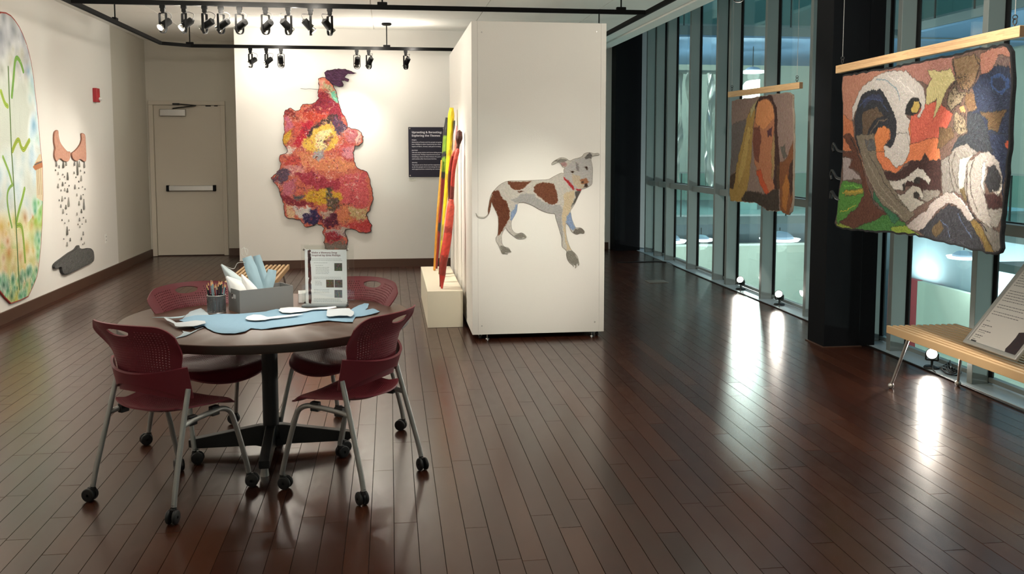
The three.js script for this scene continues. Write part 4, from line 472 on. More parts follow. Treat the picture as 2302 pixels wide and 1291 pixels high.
{ // oval painting
  const half = [[9.28, 2.9], [9.39, 2.89], [9.48, 2.86], [9.58, 2.81], [9.66, 2.75], [9.74, 2.67], [9.8, 2.58], [9.85, 2.48], [9.89, 2.34], [9.91, 2.2], [9.94, 2.07], [9.96, 1.93], [9.99, 1.62], [10.02, 1.45], [10.0, 1.14], [9.94, 0.86], [9.89, 0.66], [9.8, 0.43], [9.74, 0.33], [9.62, 0.24], [9.49, 0.16], [9.28, 0.155]];
  const c9 = half.map(([u, v]) => new THREE.Vector2(u - 9, v)), poly = [...c9, ...c9.slice(1, -1).reverse().map((p) => new THREE.Vector2(0.56 - p.x, p.y))];
  const P = 380, b = bounds(poly), W = Math.ceil((b[2] - b[0]) * P), H = Math.ceil((b[3] - b[1]) * P), [c, x] = canvas(W, H), X = (v) => (v - b[0]) * P, Y = (v) => H - (v - b[1]) * P;
  x.fillStyle = '#c6cdc2'; x.fillRect(0, 0, W, H);
  const blob = (u, v, r, col, a) => { const gr = x.createRadialGradient(X(u), Y(v), 0, X(u), Y(v), r * P); gr.addColorStop(0, col); gr.addColorStop(1, 'rgba(255,255,255,0)'); x.globalAlpha = a; x.fillStyle = gr; x.fillRect(X(u) - r * P, Y(v) - r * P, r * P * 2, r * P * 2); x.globalAlpha = 1; };
  const hex = (h, a) => { const q = new THREE.Color(h); const s = q.getHex(THREE.SRGBColorSpace); return `rgba(${s >> 16},${(s >> 8) & 255},${s & 255},${a})`; };
  // washes of dye: slate night sky, pale middle, blue right edge, green and ochre field, dark green foot
  for (let i = 0; i < 90; i++) blob(rr(-0.4, 0.9), rr(2.35, 2.95), rr(0.08, 0.24), ['#5d6676', '#7a828c', '#6a7080', '#8f9488', '#4f5868'][i % 5], 0.6);
  for (let i = 0; i < 12; i++) blob(rr(0.25, 0.75), rr(2.3, 2.75), rr(0.05, 0.16), '#c3c0a2', 0.45);
  for (let i = 0; i < 40; i++) blob(rr(0.72, 1.02), rr(1.45, 2.45), rr(0.06, 0.2), ['#7fb0c8', '#6fa3c4', '#9cc4c8', '#8fc0a8'][i % 4], 0.7);
  for (let i = 0; i < 36; i++) blob(rr(-0.45, 0.9), rr(1.0, 1.6), rr(0.08, 0.2), ['#9cc0d0', '#b0ccd4'][i % 2], 0.5);
  const A = (n) => { x.beginPath(); const a = OVAL_R[n]; for (let i = 0; i < a.length; i += 2) i ? x.lineTo(X(a[i] * 0.01), Y(a[i + 1] * 0.01)) : x.moveTo(X(a[i] * 0.01), Y(a[i + 1] * 0.01)); };
  x.fillStyle = '#b9b45c'; x.fillRect(0, Y(0.9), W, H); A('hill'); x.closePath(); x.fillStyle = '#8fae3c'; x.fill();
  for (let i = 0; i < 110; i++) blob(rr(-0.45, 1.0), rr(0.3, 0.95), rr(0.05, 0.2), ['#c9a23c', '#b5682e', '#d3b860', '#a8a83a', '#9a5a2c', '#c8c078'][i % 6], 0.7);
  for (let i = 0; i < 26; i++) blob(rr(0.75, 1.0), rr(0.5, 1.15), rr(0.05, 0.14), ['#3f9a5a', '#5fae4a', '#2f8a5c'][i % 3], 0.8);
  for (let i = 0; i < 90; i++) blob(rr(-0.4, 0.95), rr(0.1, 0.45), rr(0.04, 0.12), ['#1f6a45', '#2f8a58', '#174a34', '#4fa86a'][i % 4], 0.85);
  for (let i = 0; i < 700; i++) { x.strokeStyle = hex(['#174a34', '#2f8a58', '#6fbf7a'][i % 3], 0.5); x.lineWidth = rr(0.6, 2); const px = rr(0, W), py = rr(Y(0.42), H); x.beginPath(); x.moveTo(px, py); x.lineTo(px + rr(-6, 6), py - rr(6, 30)); x.stroke(); }
  A('house'); x.closePath(); x.fillStyle = '#d2c3a2'; x.fill(); A('roof'); x.closePath(); x.fillStyle = '#b0714a'; x.fill();
  x.strokeStyle = '#8a6a48'; x.lineWidth = 3; for (const u of [0.86, 0.9, 0.95]) { x.beginPath(); x.moveTo(X(u), Y(1.42)); x.lineTo(X(u), Y(1.15)); x.stroke(); }
  x.strokeStyle = '#5a5a5c'; x.lineWidth = 5; x.beginPath(); x.moveTo(X(0.8), Y(1.46)); x.lineTo(X(1.0), Y(1.49)); x.stroke();
  x.lineCap = 'round'; x.lineJoin = 'round';
  const S = (n) => { const a = OVAL_R[n], q = []; for (let i = 0; i < a.length; i += 2) q.push([X(a[i] * 0.01), Y(a[i + 1] * 0.01)]); x.beginPath(); x.moveTo(...q[0]); for (let i = 1; i + 1 < q.length; i++) x.quadraticCurveTo(...q[i], (q[i][0] + q[i + 1][0]) / 2, (q[i][1] + q[i + 1][1]) / 2); x.lineTo(...q[q.length - 1]); };
  for (const [n, col, w] of [['leaf1', '#5a9a3c', 11], ['leaf2', '#8fae2c', 12], ['leaf3', '#8a9a22', 12], ['leaf4', '#6fa050', 8], ['leaf5', '#7aa83a', 11], ['leaf6', '#7aa550', 9], ['leaf7', '#8aa83c', 11]]) { S(n); x.strokeStyle = col; x.lineWidth = w * 1.5; x.stroke(); x.strokeStyle = hex('#c8d26a', 0.5); x.lineWidth = w * 0.8; x.stroke(); x.strokeStyle = hex('#3f6a28', 0.6); x.lineWidth = w * 0.35; x.stroke(); }
  S('stem'); x.strokeStyle = '#5a7a3c'; x.lineWidth = 9; x.stroke(); x.strokeStyle = hex('#2c3a20', 0.5); x.lineWidth = 2.5; x.stroke();
  for (let i = 0; i < 60; i++) { x.fillStyle = '#e8ecec'; x.globalAlpha = rr(0.3, 0.9); x.beginPath(); x.arc(X(rr(-0.3, 0.8)), Y(rr(2.3, 2.8)), rr(0.6, 2.6), 0, 7); x.fill(); } x.globalAlpha = 1;
  for (let i = 0; i < 500; i++) { x.strokeStyle = `rgba(${rnd() < 0.5 ? '90,95,90' : '255,255,250'},0.08)`; x.lineWidth = rr(0.5, 2); const px = rr(0, W), py = rr(0, H); x.beginPath(); x.moveTo(px, py); x.quadraticCurveTo(px + rr(-20, 20), py + rr(10, 60), px + rr(-25, 25), py + rr(40, 140)); x.stroke(); }
  x.strokeStyle = '#9a3a30'; x.lineWidth = 0.018 * P * 2 * 0.6; x.beginPath(); poly.forEach((p, i) => (i ? x.lineTo(X(p.x), Y(p.y)) : x.moveTo(X(p.x), Y(p.y)))); x.closePath(); x.stroke();
  const g = thing('oval_painting', 'tall oval fabric painting of a corn stalk with red edge', 'painting', [XL + 0.006, 0, -9], Math.PI / 2);
  part('painted_cloth', cutout(poly, 0.012), cloth(tex(c), 0.85, 0.004, 5), g);
}
{ // hands, drops and stone
  const g = thing('hands_artwork', 'wall cut outs of two pale hands dripping grey drops onto a stone', 'wall art', [XL + 0.007, 0, -10.5], Math.PI / 2);
  const hand = (a) => { const p = smooth(pts2(a)); return [p, paintTextile(p, [], '#cf9a84', { ppm: 900, strokes: 2600, len: [3, 14], jit: 30, width: [1, 4], border: ['#8a5a48', 0.004], flow: () => 1.2 })]; };
  for (const a of [HAND1, HAND2]) { const [p, t] = hand(a); part('hand', cutout(p, 0.008, 0.002), cloth(t.map, 0.8, 0.002, 6), g); }
  const rp = smooth(pts2(ROCK), 3), rt = paintTextile(rp, [], '#6d6d6a', { ppm: 600, strokes: 3800, len: [3, 16], jit: 38, border: ['#3f3f3e', 0.006], flow: () => -0.35 });
  part('stone', cutout(rp, 0.02, 0.004), cloth(rt.map, 0.9, 0.006, 6), g);
  const ds = new THREE.Shape(); ds.moveTo(0, 0.5); ds.quadraticCurveTo(0.12, 0.1, 0.3, -0.2); ds.quadraticCurveTo(0.34, -0.5, 0, -0.5); ds.quadraticCurveTo(-0.34, -0.5, -0.3, -0.2); ds.quadraticCurveTo(-0.12, 0.1, 0, 0.5);
  const dg = new THREE.ExtrudeGeometry(ds, { depth: 0.004, bevelEnabled: true, bevelSize: 0.03, bevelThickness: 0.003, bevelSegments: 1, curveSegments: 6 }), dm = ['#6f6d6a', '#57554f', '#86837c'].map((cc) => std({ color: cc, roughness: 0.6 }));
  for (let i = 0; i < DROPS.length; i += 3) { const o = part('drop', dg, dm[(i / 3) % 3], g), h = DROPS[i + 2] * 0.01; o.position.set(DROPS[i] * 0.01, DROPS[i + 1] * 0.01, 0.001); o.scale.set(Math.max(0.024, Math.min(0.05, h * 0.8)), h, 1); }
}
// hung tapestries with a wooden bar, hooks and cords
function hung(name, label, A, B, build) {
  const d = V(B[0] - A[0], 0, B[2] - A[2]), g = thing(name, label, 'tapestry', [A[0], 0, A[2]], Math.atan2(d.x, d.z) - Math.PI / 2);
  const L = d.length(), y = A[1];
  const bar = part('hanging_bar', uvBox(rbx(0, L, y - 0.028, y + 0.028, -0.018, 0.018, 0.002)), M.barWood, g, 'pale wooden hanging bar');
  part('bar_end', bx(L, L + 0.002, y - 0.026, y + 0.026, -0.016, 0.016), M.endGrain, bar);
  for (const u of [0.05 * L * 0.5 + 0.02, L - 0.07]) {
    const h = part('eye_hook', merge([new THREE.TorusGeometry(0.016, 0.003, 8, 18).translate(u, y + 0.055, 0), rod(V(u, y + 0.02, 0), V(u, y + 0.04, 0), 0.003, 0.003, 8), new THREE.TorusGeometry(0.011, 0.0025, 8, 16).rotateY(1.3).translate(u, y + 0.077, 0)]), M.darkMetal, g);
    part('cord', rod(V(u, y + 0.085, 0), V(u, HC - 0.02, 0), 0.0022, 0.0022, 6), M.cord, h);
  }
  build(g); return g;
}
{
  const [c, x] = canvas(512, 64); x.fillStyle = '#c8a477'; x.fillRect(0, 0, 512, 64);
  for (let i = 0; i < 500; i++) { x.strokeStyle = `rgba(${rnd() < 0.5 ? '150,110,70' : '215,180,135'},0.25)`; x.lineWidth = rr(0.5, 1.6); const py = rr(0, 64); x.beginPath(); x.moveTo(rr(0, 512), py); x.lineTo(rr(0, 512), py + rr(-3, 3)); x.stroke(); }
  const t = tex(c); t.wrapS = t.wrapT = THREE.RepeatWrapping; t.repeat.set(1, 6); M.barWood = std({ map: t, roughness: 0.6 }); M.endGrain = std({ color: lin(0.13, 0.075, 0.035), roughness: 0.8 }); M.cord = std({ color: lin(0.35, 0.35, 0.33), roughness: 0.6 });
}
function bow(geo, amp, k) { const p = geo.attributes.position; for (let i = 0; i < p.count; i++) p.setZ(i, p.getZ(i) + amp * noise.noise(p.getX(i) * k, p.getY(i) * k, 4.4)); geo.computeVertexNormals(); return geo; }
hung('wave_tapestry', 'hooked tapestry of a curling wave, tree and storm hung from a wooden bar', [3.275, 2.2, -6.407], [3.108, 2.2, -4.2], (g) => {
  const poly = rough(pts2(WAVE), 0.005, 0.04);
  const dots = (x, X, Y) => {
    for (let k = 0; k < WAVE_LEAF.length; k += 2) for (let i = 0; i < 90; i++) { const a = rr(0, 6.28), q = Math.sqrt(rnd()); x.fillStyle = '#3a3026'; x.beginPath(); x.arc(X(WAVE_LEAF[k] * 0.01 + q * 0.075 * Math.cos(a)), Y(WAVE_LEAF[k + 1] * 0.01 + q * 0.07 * Math.sin(a)), rr(1.6, 3), 0, 7); x.fill(); }
    const line = (a, col, w) => { x.strokeStyle = col; x.lineWidth = w; x.beginPath(); for (let i = 0; i < a.length; i += 2) i ? x.lineTo(X(a[i] * 0.01), Y(a[i + 1] * 0.01)) : x.moveTo(X(a[i] * 0.01), Y(a[i + 1] * 0.01)); x.stroke(); };
    WAVE_LINES.forEach(([col, w, ...a]) => line(a, col, w));
  };
  const t = paintTextile(poly, WAVE_R, '#6a5248', { outline: ['rgba(30,26,24,0.45)', 3], ppm: 620, strokes: 60000, len: [2, 6], jit: 40, warp: 8, wk: 7, width: [0.8, 2.2], border: ['#16161a', 0.012], extra: dots, flow: (u, v) => 4 * noise.noise(u * 4, v * 4, 3) });
  const geo = cutout(poly, 0.014, 0.004); geo.translate(0, 0, -0.007);
  part('textile', geo, cloth(t.map, 0.9, 0.006, 16), g);
  part('curled_thread', merge([tube([V(0.14, 1.6, 0), V(0.05, 1.61, 0.004), V(-0.03, 1.66, 0.005), V(-0.05, 1.62, 0), V(-0.03, 1.6, 0)], 0.008, 20, 6), tube([V(0.14, 1.4, 0), V(0.05, 1.41, 0.004), V(-0.04, 1.46, 0.005), V(-0.07, 1.42, 0), V(-0.05, 1.39, 0)], 0.01, 20, 6), tube([V(0.14, 1.25, 0), V(0.05, 1.26, 0.004), V(-0.05, 1.3, 0), V(-0.06, 1.25, 0)], 0.012, 16, 6)]), M.blackTube, g);
});
hung('portrait_tapestry', 'small felt tapestry of an orange bearded face hung from a bar', [3.434, 2.17, -8.989], [3.547, 2.17, -7.594], (g) => {
  const poly = rough(pts2(FIG), 0.006, 0.03);
  const t = paintTextile(poly, FIG_R, '#92796e', { outline: ['rgba(40,24,16,0.35)', 3], warp: 12, wk: 7, ppm: 620, strokes: 34000, len: [2, 8], jit: 28, width: [0.8, 2.4], soft: 8, border: ['#9a8a78', 0.004], flow: (u) => 1.45 + (u - 0.5) * 0.5 });
  const geo = cutout(poly, 0.012, 0.004); geo.translate(0, 0, -0.006);
  part('textile', geo, cloth(t.map, 0.95, 0.006, 14), g);
});

// text panel, small label, wall devices
function printed(w, h, ppm, draw) { const [c, x] = canvas(Math.round(w * ppm), Math.round(h * ppm)); draw(x, c.width, c.height); return tex(c); }
{
  const w = 0.51, h = 0.68, g = thing('text_panel', 'dark navy exhibition text panel on the back wall', 'sign', [0.256, 1.236, ZB + 0.012]);
  const t = printed(w, h, 1100, (x, W, H) => {
    x.fillStyle = '#1d1a2e'; x.fillRect(0, 0, W, H); x.fillStyle = '#ece9ee'; x.font = 'bold 41px sans-serif'; x.fillText('Uprooting & Rerooting:', 50, 92); x.fillText('Exploring the Themes', 50, 142);
    let y = 200; for (const [head, ...ls] of [['Origins', 'Memories of home and the people we grew', 'love. Phillips is often inspired by her roots', 'layers of fabric, thread, and paint in many'], ['Journeys', 'Life has many twists and turns taking us on', 'unexpected. Phillips experienced several', 'including a move to New Orleans for grad', 'and exodus after Hurricane Katrina.'], ['Identity', 'The places we\'ve lived and the experiences', 'as do the people we\'ve met along the way', 'and opportunities created by our community']]) {
      x.font = 'bold 21px sans-serif'; x.fillText(head, 50, y); y += 34; x.font = 'bold 21.5px sans-serif'; for (const l of ls) { x.fillText(l, 50, y); y += 32; } y += 24; }
  });
  const geo = fitUV(rbx(0, w, 0, h, -0.004, 0.006, 0.002), 0, 0, w, h);
  part('board', geo, std({ map: t, roughness: 0.5 }), g);
  for (const [x, y] of [[0.02, 0.02], [w - 0.03, 0.02], [0.02, h - 0.02], [w - 0.03, h - 0.02]]) part('standoff_cap', cyl(0.009, 0.009, 0.006, 0, 0, 0, 16).rotateX(Math.PI / 2).translate(x, y, 0.008), M.chrome, g);
  const lt = printed(0.09, 0.036, 1200, (x, W, H) => { x.fillStyle = '#d8d4c8'; x.fillRect(0, 0, W, H); x.fillStyle = '#9a968c'; x.fillRect(8, 12, 70, 5); x.fillRect(8, 24, 40, 4); });
  solo('wall_label', fitUV(bx(0, 0.09, 0, 0.036, 0, 0.003), 0, 0, 0.09, 0.036).translate(0.262, 1.184, ZB + 0.002), std({ map: lt, roughness: 0.7 }), 'tiny white caption label under the dark text panel', 'label');
}
{
  const g = thing('fire_alarm', 'red fire alarm strobe on the left wall', 'alarm', [XL, 2.19, -11.86], Math.PI / 2);
  part('housing', rbx(-0.06, 0.06, 0, 0.17, 0.0, 0.05, 0.006), M.red, g);
  part('strobe_lens', new THREE.SphereGeometry(0.03, 18, 12).scale(1.1, 0.75, 0.8).translate(0.03, 0.04, 0.06), M.plasticWhite, g);
  const o = thing('wall_outlet', 'white electrical outlet low on the left wall', 'outlet', [XL, 0.43, -12.09], Math.PI / 2);
  part('cover_plate', rbx(-0.035, 0.035, 0, 0.115, 0, 0.006, 0.002), M.plasticWhite, o);
  for (const y of [0.035, 0.08]) part('socket', merge([bx(-0.012, -0.008, y - 0.006, y + 0.006, 0.005, 0.0075), bx(0.008, 0.012, y - 0.006, y + 0.006, 0.005, 0.0075)]), M.black, o);
}

// ------------------------------------------------------------------ table
const TX = -0.65, TZ = -4.93, TH = 0.735, TR = 0.745;
{
  const g = thing('round_table', 'round dark wood table on a black pedestal with cross feet', 'table', [TX, 0, TZ]);
  const [c, x] = canvas(1024, 1024); x.fillStyle = '#4c3224'; x.fillRect(0, 0, 1024, 1024);
  for (let i = 0; i < 5200; i++) { const px = rr(-100, 1024), py = rr(0, 1024), l = rr(30, 300), d = rr(-20, 22); x.strokeStyle = `rgba(${76 + d | 0},${50 + d * 0.8 | 0},${36 + d * 0.6 | 0},${rr(0.1, 0.4)})`; x.lineWidth = rr(0.6, 2.2); x.beginPath(); x.moveTo(px, py); x.lineTo(px + l, py + rr(-2, 2)); x.stroke(); }
  const prof = [[0, 0.735], [0.738, 0.735], [0.743, 0.733], [0.745, 0.729], [0.745, 0.695], [0.741, 0.69], [0, 0.69]].map(([r, y]) => new THREE.Vector2(r, y));
  const top = new THREE.LatheGeometry(prof.reverse(), 96), p = top.attributes.position, uv = top.attributes.uv;
  for (let i = 0; i < p.count; i++) uv.setXY(i, 0.5 + p.getX(i) / 1.6, 0.5 + p.getZ(i) / 1.6);
  part('table_top', toCreasedNormals(top, 0.5), std({ map: tex(c), roughness: 0.38, roughnessMap: null, bumpMap: rep(smear, 3), bumpScale: 0.0002 }), g);
  part('edge_band', new THREE.LatheGeometry([[0.7452, 0.692], [0.7462, 0.7], [0.7462, 0.724], [0.7452, 0.73]].map(([r, y]) => new THREE.Vector2(r, y)), 96), M.tableEdge, g, 'dark edge band');
  part('pedestal_post', new THREE.LatheGeometry([[0, 0.69], [0.16, 0.69], [0.16, 0.675], [0.05, 0.668], [0.042, 0.65], [0.042, 0.14], [0.05, 0.12], [0.055, 0.07], [0, 0.07]].reverse().map(([r, y]) => new THREE.Vector2(r, y)), 36), M.blackTube, g);
  for (let k = 0; k < 4; k++) {
    const s = new THREE.Shape(); s.moveTo(0.03, 0.06); s.lineTo(0.08, 0.075); s.lineTo(0.4, 0.075); s.lineTo(0.42, 0.085); s.lineTo(0.42, 0.115); s.lineTo(0.06, 0.175); s.lineTo(0.03, 0.175); s.closePath();
    const f = new THREE.ExtrudeGeometry(s, { depth: 0.044, bevelEnabled: true, bevelSize: 0.004, bevelThickness: 0.004, bevelSegments: 2 }).translate(0, -0.035, -0.022).rotateY(k * Math.PI / 2 + 0.04);
    const o = part('foot', f, M.blackTube, g), a = k * Math.PI / 2 + 0.04;
    part('glide', cyl(0.018, 0.022, 0.04, Math.cos(a) * 0.395, 0.02, -Math.sin(a) * 0.395, 18), M.steel, o);
  }
}
// ------------------------------------------------------------------ perforated shells
function perforated(nu, nv, pos, { hole = () => 0, skip = () => false, t = 0.006, snap = null, closedU = false }) {
  const P = [], I = [], keys = new Map(), e = 1e-3;
  const nrm = (u, v) => { const a = pos(Math.min(1, u + e), v).sub(pos(Math.max(0, u - e), v)), b = pos(u, Math.min(1, v + e)).sub(pos(u, Math.max(0, v - e))); return a.cross(b).normalize(); };
  const add = (u, v, s, key) => { if (key !== undefined && keys.has(key)) return keys.get(key); const p = pos(u, v).addScaledVector(nrm(u, v), s * t / 2), k = P.length / 3; P.push(p.x, p.y, p.z); if (key !== undefined) keys.set(key, k); return k; };
  const q = (a, b, c, d) => I.push(a, b, c, a, c, d), used = (i, j) => i >= 0 && j >= 0 && i < nu && j < nv && !skip((i + 0.5) / nu, (j + 0.5) / nv);
  const ring = [[0, 0], [1, 0], [2, 0], [2, 1], [2, 2], [1, 2], [0, 2], [0, 1]];
  for (let i = 0; i < nu; i++) for (let j = 0; j < nv; j++) {
    if (!used(i, j)) continue;
    const r = hole((i + 0.5) / nu, (j + 0.5) / nv), cu = (i + 0.5) / nu, cv = (j + 0.5) / nv;
    const outer = (s) => ring.map(([a, b]) => { let A = 2 * i + a; const B = 2 * j + b; let u = A / (2 * nu), v = B / (2 * nv); if (snap) [u, v] = snap(u, v); return add(u, v, s, A + ',' + B + ',' + s); });
    const o1 = outer(1), o0 = outer(-1);
    if (r > 0) {
      const inner = (s) => ring.map(([a, b]) => { const an = Math.atan2(b - 1, a - 1); return add(cu + Math.cos(an) * r / nu, cv + Math.sin(an) * r / nv, s); });
      const a1 = inner(1), a0 = inner(-1), w1 = inner(1), w0 = inner(-1);
      for (let k = 0; k < 8; k++) { const n = (k + 1) % 8; q(o1[k], o1[n], a1[n], a1[k]); q(o0[n], o0[k], a0[k], a0[n]); q(w1[k], w1[n], w0[n], w0[k]); }
    } else { q(o1[0], o1[2], o1[4], o1[6]); q(o0[6], o0[4], o0[2], o0[0]); if (true) { I.length -= 12; const c1 = add(cu, cv, 1), c0 = add(cu, cv, -1); for (let k = 0; k < 8; k++) { const n = (k + 1) % 8; I.push(o1[k], o1[n], c1, o0[n], o0[k], c0); } } }
    const wall = (a, b, c) => { const idx = [a, b, c]; for (let m = 0; m < 2; m++) { const A = idx[m], B = idx[m + 1]; const pa = (s, k) => { const b3 = (s ? o1 : o0)[k] * 3, n = P.length / 3; P.push(P[b3], P[b3 + 1], P[b3 + 2]); return n; }; q(pa(1, B), pa(1, A), pa(0, A), pa(0, B)); } };
    if (!used(i, j - 1)) wall(0, 1, 2);
    if (!used(i + 1, j) && !closedU) wall(2, 3, 4);
    if (!used(i, j + 1)) wall(4, 5, 6);
    if (!used(i - 1, j) && !closedU) wall(6, 7, 0);
  }
  const g = new THREE.BufferGeometry(); g.setAttribute('position', new THREE.Float32BufferAttribute(P, 3)); g.setIndex(I); g.computeVertexNormals();
  g.setAttribute('uv', new THREE.Float32BufferAttribute(new Float32Array(P.length / 3 * 2), 2)); return g;
}
// chair shells: local axes x right, y up, +z forward
const lerp = THREE.MathUtils.lerp, sm = (a, b, v) => { const t = Math.min(1, Math.max(0, (v - a) / (b - a))); return t * t * (3 - 2 * t); };
const backPos = (u, v) => {
  const s = (u - 0.5) * 2, y0 = 0.50 + 0.035 * (1 - s * s), yt = 0.865 - 0.012 * s * s - 0.045 * Math.pow(Math.max(0, Math.abs(s) - 0.66) / 0.34, 2.6), y = lerp(y0, yt, v);
  const w = lerp(0.208, 0.262, sm(0.4, 1, v)) + 0.014 * (1 - sm(0, 0.3, v));
  const z = -0.185 - 0.075 * v - 0.05 * sm(0.6, 1, v) * v + (0.085 + 0.025 * v) * s * s;
  return V(s * w, y, z);
};
const handle = (u, v) => { const a = (u - 0.5) / 0.125, b = (v - 0.875) / 0.055; return a * a * (b > 0 ? 0.8 : 1) + b * b; };
const backGeo = perforated(38, 28, backPos, {
  t: 0.007, skip: (u, v) => handle(u, v) < 1,
  snap: (u, v) => {
    const d = handle(u, v); let near = false;
    for (const du of [-0.26, 0.26]) for (const dv of [-0.26, 0.26]) if (handle((Math.floor(u * 38 + du) + 0.5) / 38, (Math.floor(v * 28 + dv) + 0.5) / 28) < 1) near = true;
    if (!near || d < 1e-6) return [u, v];
    const k = 1 / Math.sqrt(d); return [0.5 + (u - 0.5) * k, 0.875 + (v - 0.875) * k];
  },
  hole: (u, v) => (v > 0.28 && v < 0.93 && u > 0.07 && u < 0.93 && handle(u, v) > 2.1 ? 0.22 : 0),
});
const seatPos = (u, v) => {
  const s = (u - 0.5) * 2, zb = -0.215 + 0.06 * s * s, zf = 0.225 + 0.02 * Math.cos(s * 1.57) - 0.055 * Math.pow(Math.abs(s), 5), z = lerp(zb, zf, v);
  const w = lerp(0.19, 0.245, sm(0.05, 0.75, v)) - 0.02 * sm(0.85, 1, v);
  const y = 0.448 - 0.02 * (1 - s * s) * Math.sin(Math.PI * Math.min(1, v * 1.15)) + 0.014 * s * s - 0.06 * Math.pow(sm(0.72, 1, v), 2) * (1 - 0.5 * s * s) + 0.02 * (1 - sm(0, 0.2, v)) * (1 - s * s * 0.4);
  return V(s * w, y, z);
};
const seatGeo = perforated(36, 32, (u, v) => seatPos(1 - u, v), { t: 0.008, hole: (u, v) => (v > 0.07 && v < 0.8 && u > 0.07 && u < 0.93 ? 0.21 : 0) });
const bandGeo = perforated(36, 8, (u, v) => {
  const s = (u - 0.5) * 2, lo = 0.515 + 0.06 * Math.pow(Math.max(0, 1 - s * s * 1.25), 0.8), hi = 0.632 + 0.03 * s * s, y = lerp(lo, hi, v), wv = Math.sign(s) * Math.pow(Math.abs(s), 1.0) * 0.242;
  return V(wv, y, -0.205 - 0.03 * v + 0.115 * Math.pow(Math.abs(s), 2.2));
}, { t: 0.012 });
const frameSide = (sx) => {
  const rear = tube([V(0.262 * sx, 0.07, -0.238), V(0.259 * sx, 0.12, -0.228), V(0.243 * sx, 0.36, -0.165), V(0.232 * sx, 0.56, -0.11)], 0.0125, 30, 12);
  const fr = tube([V(0.238 * sx, 0.07, 0.238), V(0.237 * sx, 0.12, 0.226), V(0.225 * sx, 0.34, 0.165), V(0.222 * sx, 0.395, 0.14), V(0.22 * sx, 0.417, 0.095), V(0.224 * sx, 0.418, 0.04), V(0.232 * sx, 0.41, -0.1), V(0.238 * sx, 0.402, -0.15)], 0.0125, 44, 12);
  return [rear, fr];
};
const casterParts = (x, z, turn) => {
  const wheels = [];
  for (const s of [-1, 1]) wheels.push(new THREE.LatheGeometry([[0.006, -0.009], [0.026, -0.009], [0.031, -0.005], [0.032, 0], [0.031, 0.005], [0.026, 0.009], [0.006, 0.009]].map(([r, y]) => new THREE.Vector2(r, y)), 26).rotateZ(Math.PI / 2).translate(s * 0.015, 0.032, -0.016));
  const hood = new THREE.CylinderGeometry(0.03, 0.03, 0.009, 20, 1, false, 0, Math.PI).rotateZ(Math.PI / 2).rotateX(Math.PI / 2).translate(0, 0.036, -0.012), stem = cyl(0.011, 0.013, 0.04, 0, 0.06, 0, 14);
  return [merge(wheels), merge([hood, stem, rbx(-0.008, 0.008, 0.036, 0.066, -0.022, 0.012, 0.003)])].map((q) => q.rotateY(turn).translate(x, 0, z));
};
const turns = [[0.4, 2.1, -1.2, 1.0], [-0.6, 1.2, 2.6, 0.2], [1.4, -2.2, 0.5, 2.9], [-1.6, 0.8, 1.9, -0.4]];
const CH = { shells: null };
function makeChair(label, mid, dir, k) {
  const g = thing('stacking_chair', label, 'chair', [mid[0], 0, mid[1]], Math.atan2(dir[0], dir[1]), 'maroon chairs around the table');
  part('seat', seatGeo, M.maroon, g); const b = part('backrest', backGeo, M.maroon, g); part('back_band', bandGeo, M.maroon, b, 'smooth lower band of the backrest');
  CH.f = CH.f || [frameSide(-1), frameSide(1)].flat();
  CH.f.forEach((q, i) => { const leg = part('leg', q, M.chairTube, g); const [cx, cz] = [[-0.262, -0.238], [-0.238, 0.238], [0.262, -0.238], [0.238, 0.238]][i]; const [w, h] = casterParts(cx, cz, turns[k][i]); part('caster_wheels', w, M.blackTube, leg); part('caster_hood', h, M.blackTube, leg); });
  CH.pads = CH.pads || [-1, 1].flatMap((s) => [rbx(s * 0.215 - 0.014, s * 0.215 + 0.014, 0.395, 0.44, 0.03, 0.075, 0.004), rbx(s * 0.222 - 0.014, s * 0.222 + 0.014, 0.388, 0.432, -0.11, -0.065, 0.004)]);
  CH.pads.forEach((q) => part('seat_clip', q, M.blackTube, g));
  return g;
}
const mid = (a, f, d = 0.238) => [a[0] + f[0] * d, a[1] + f[1] * d];
makeChair('maroon chair at the front left of the table seen from behind', mid([-1.16, -4.15], [0.58, -0.815]), [0.58, -0.815], 0);
makeChair('maroon chair at the front right of the table turned sideways', mid([0.002, -4.30], [-0.851, -0.525]), [-0.851, -0.525], 1);
makeChair('maroon chair at the back left of the table by the pencil cup', mid([-1.124, -5.28], [0.62, 0.785]), [0.62, 0.785], 2);
makeChair('maroon chair at the back right of the table by the sign holder', mid([-0.137, -5.355], [-0.657, 0.754]), [-0.657, 0.754], 3);

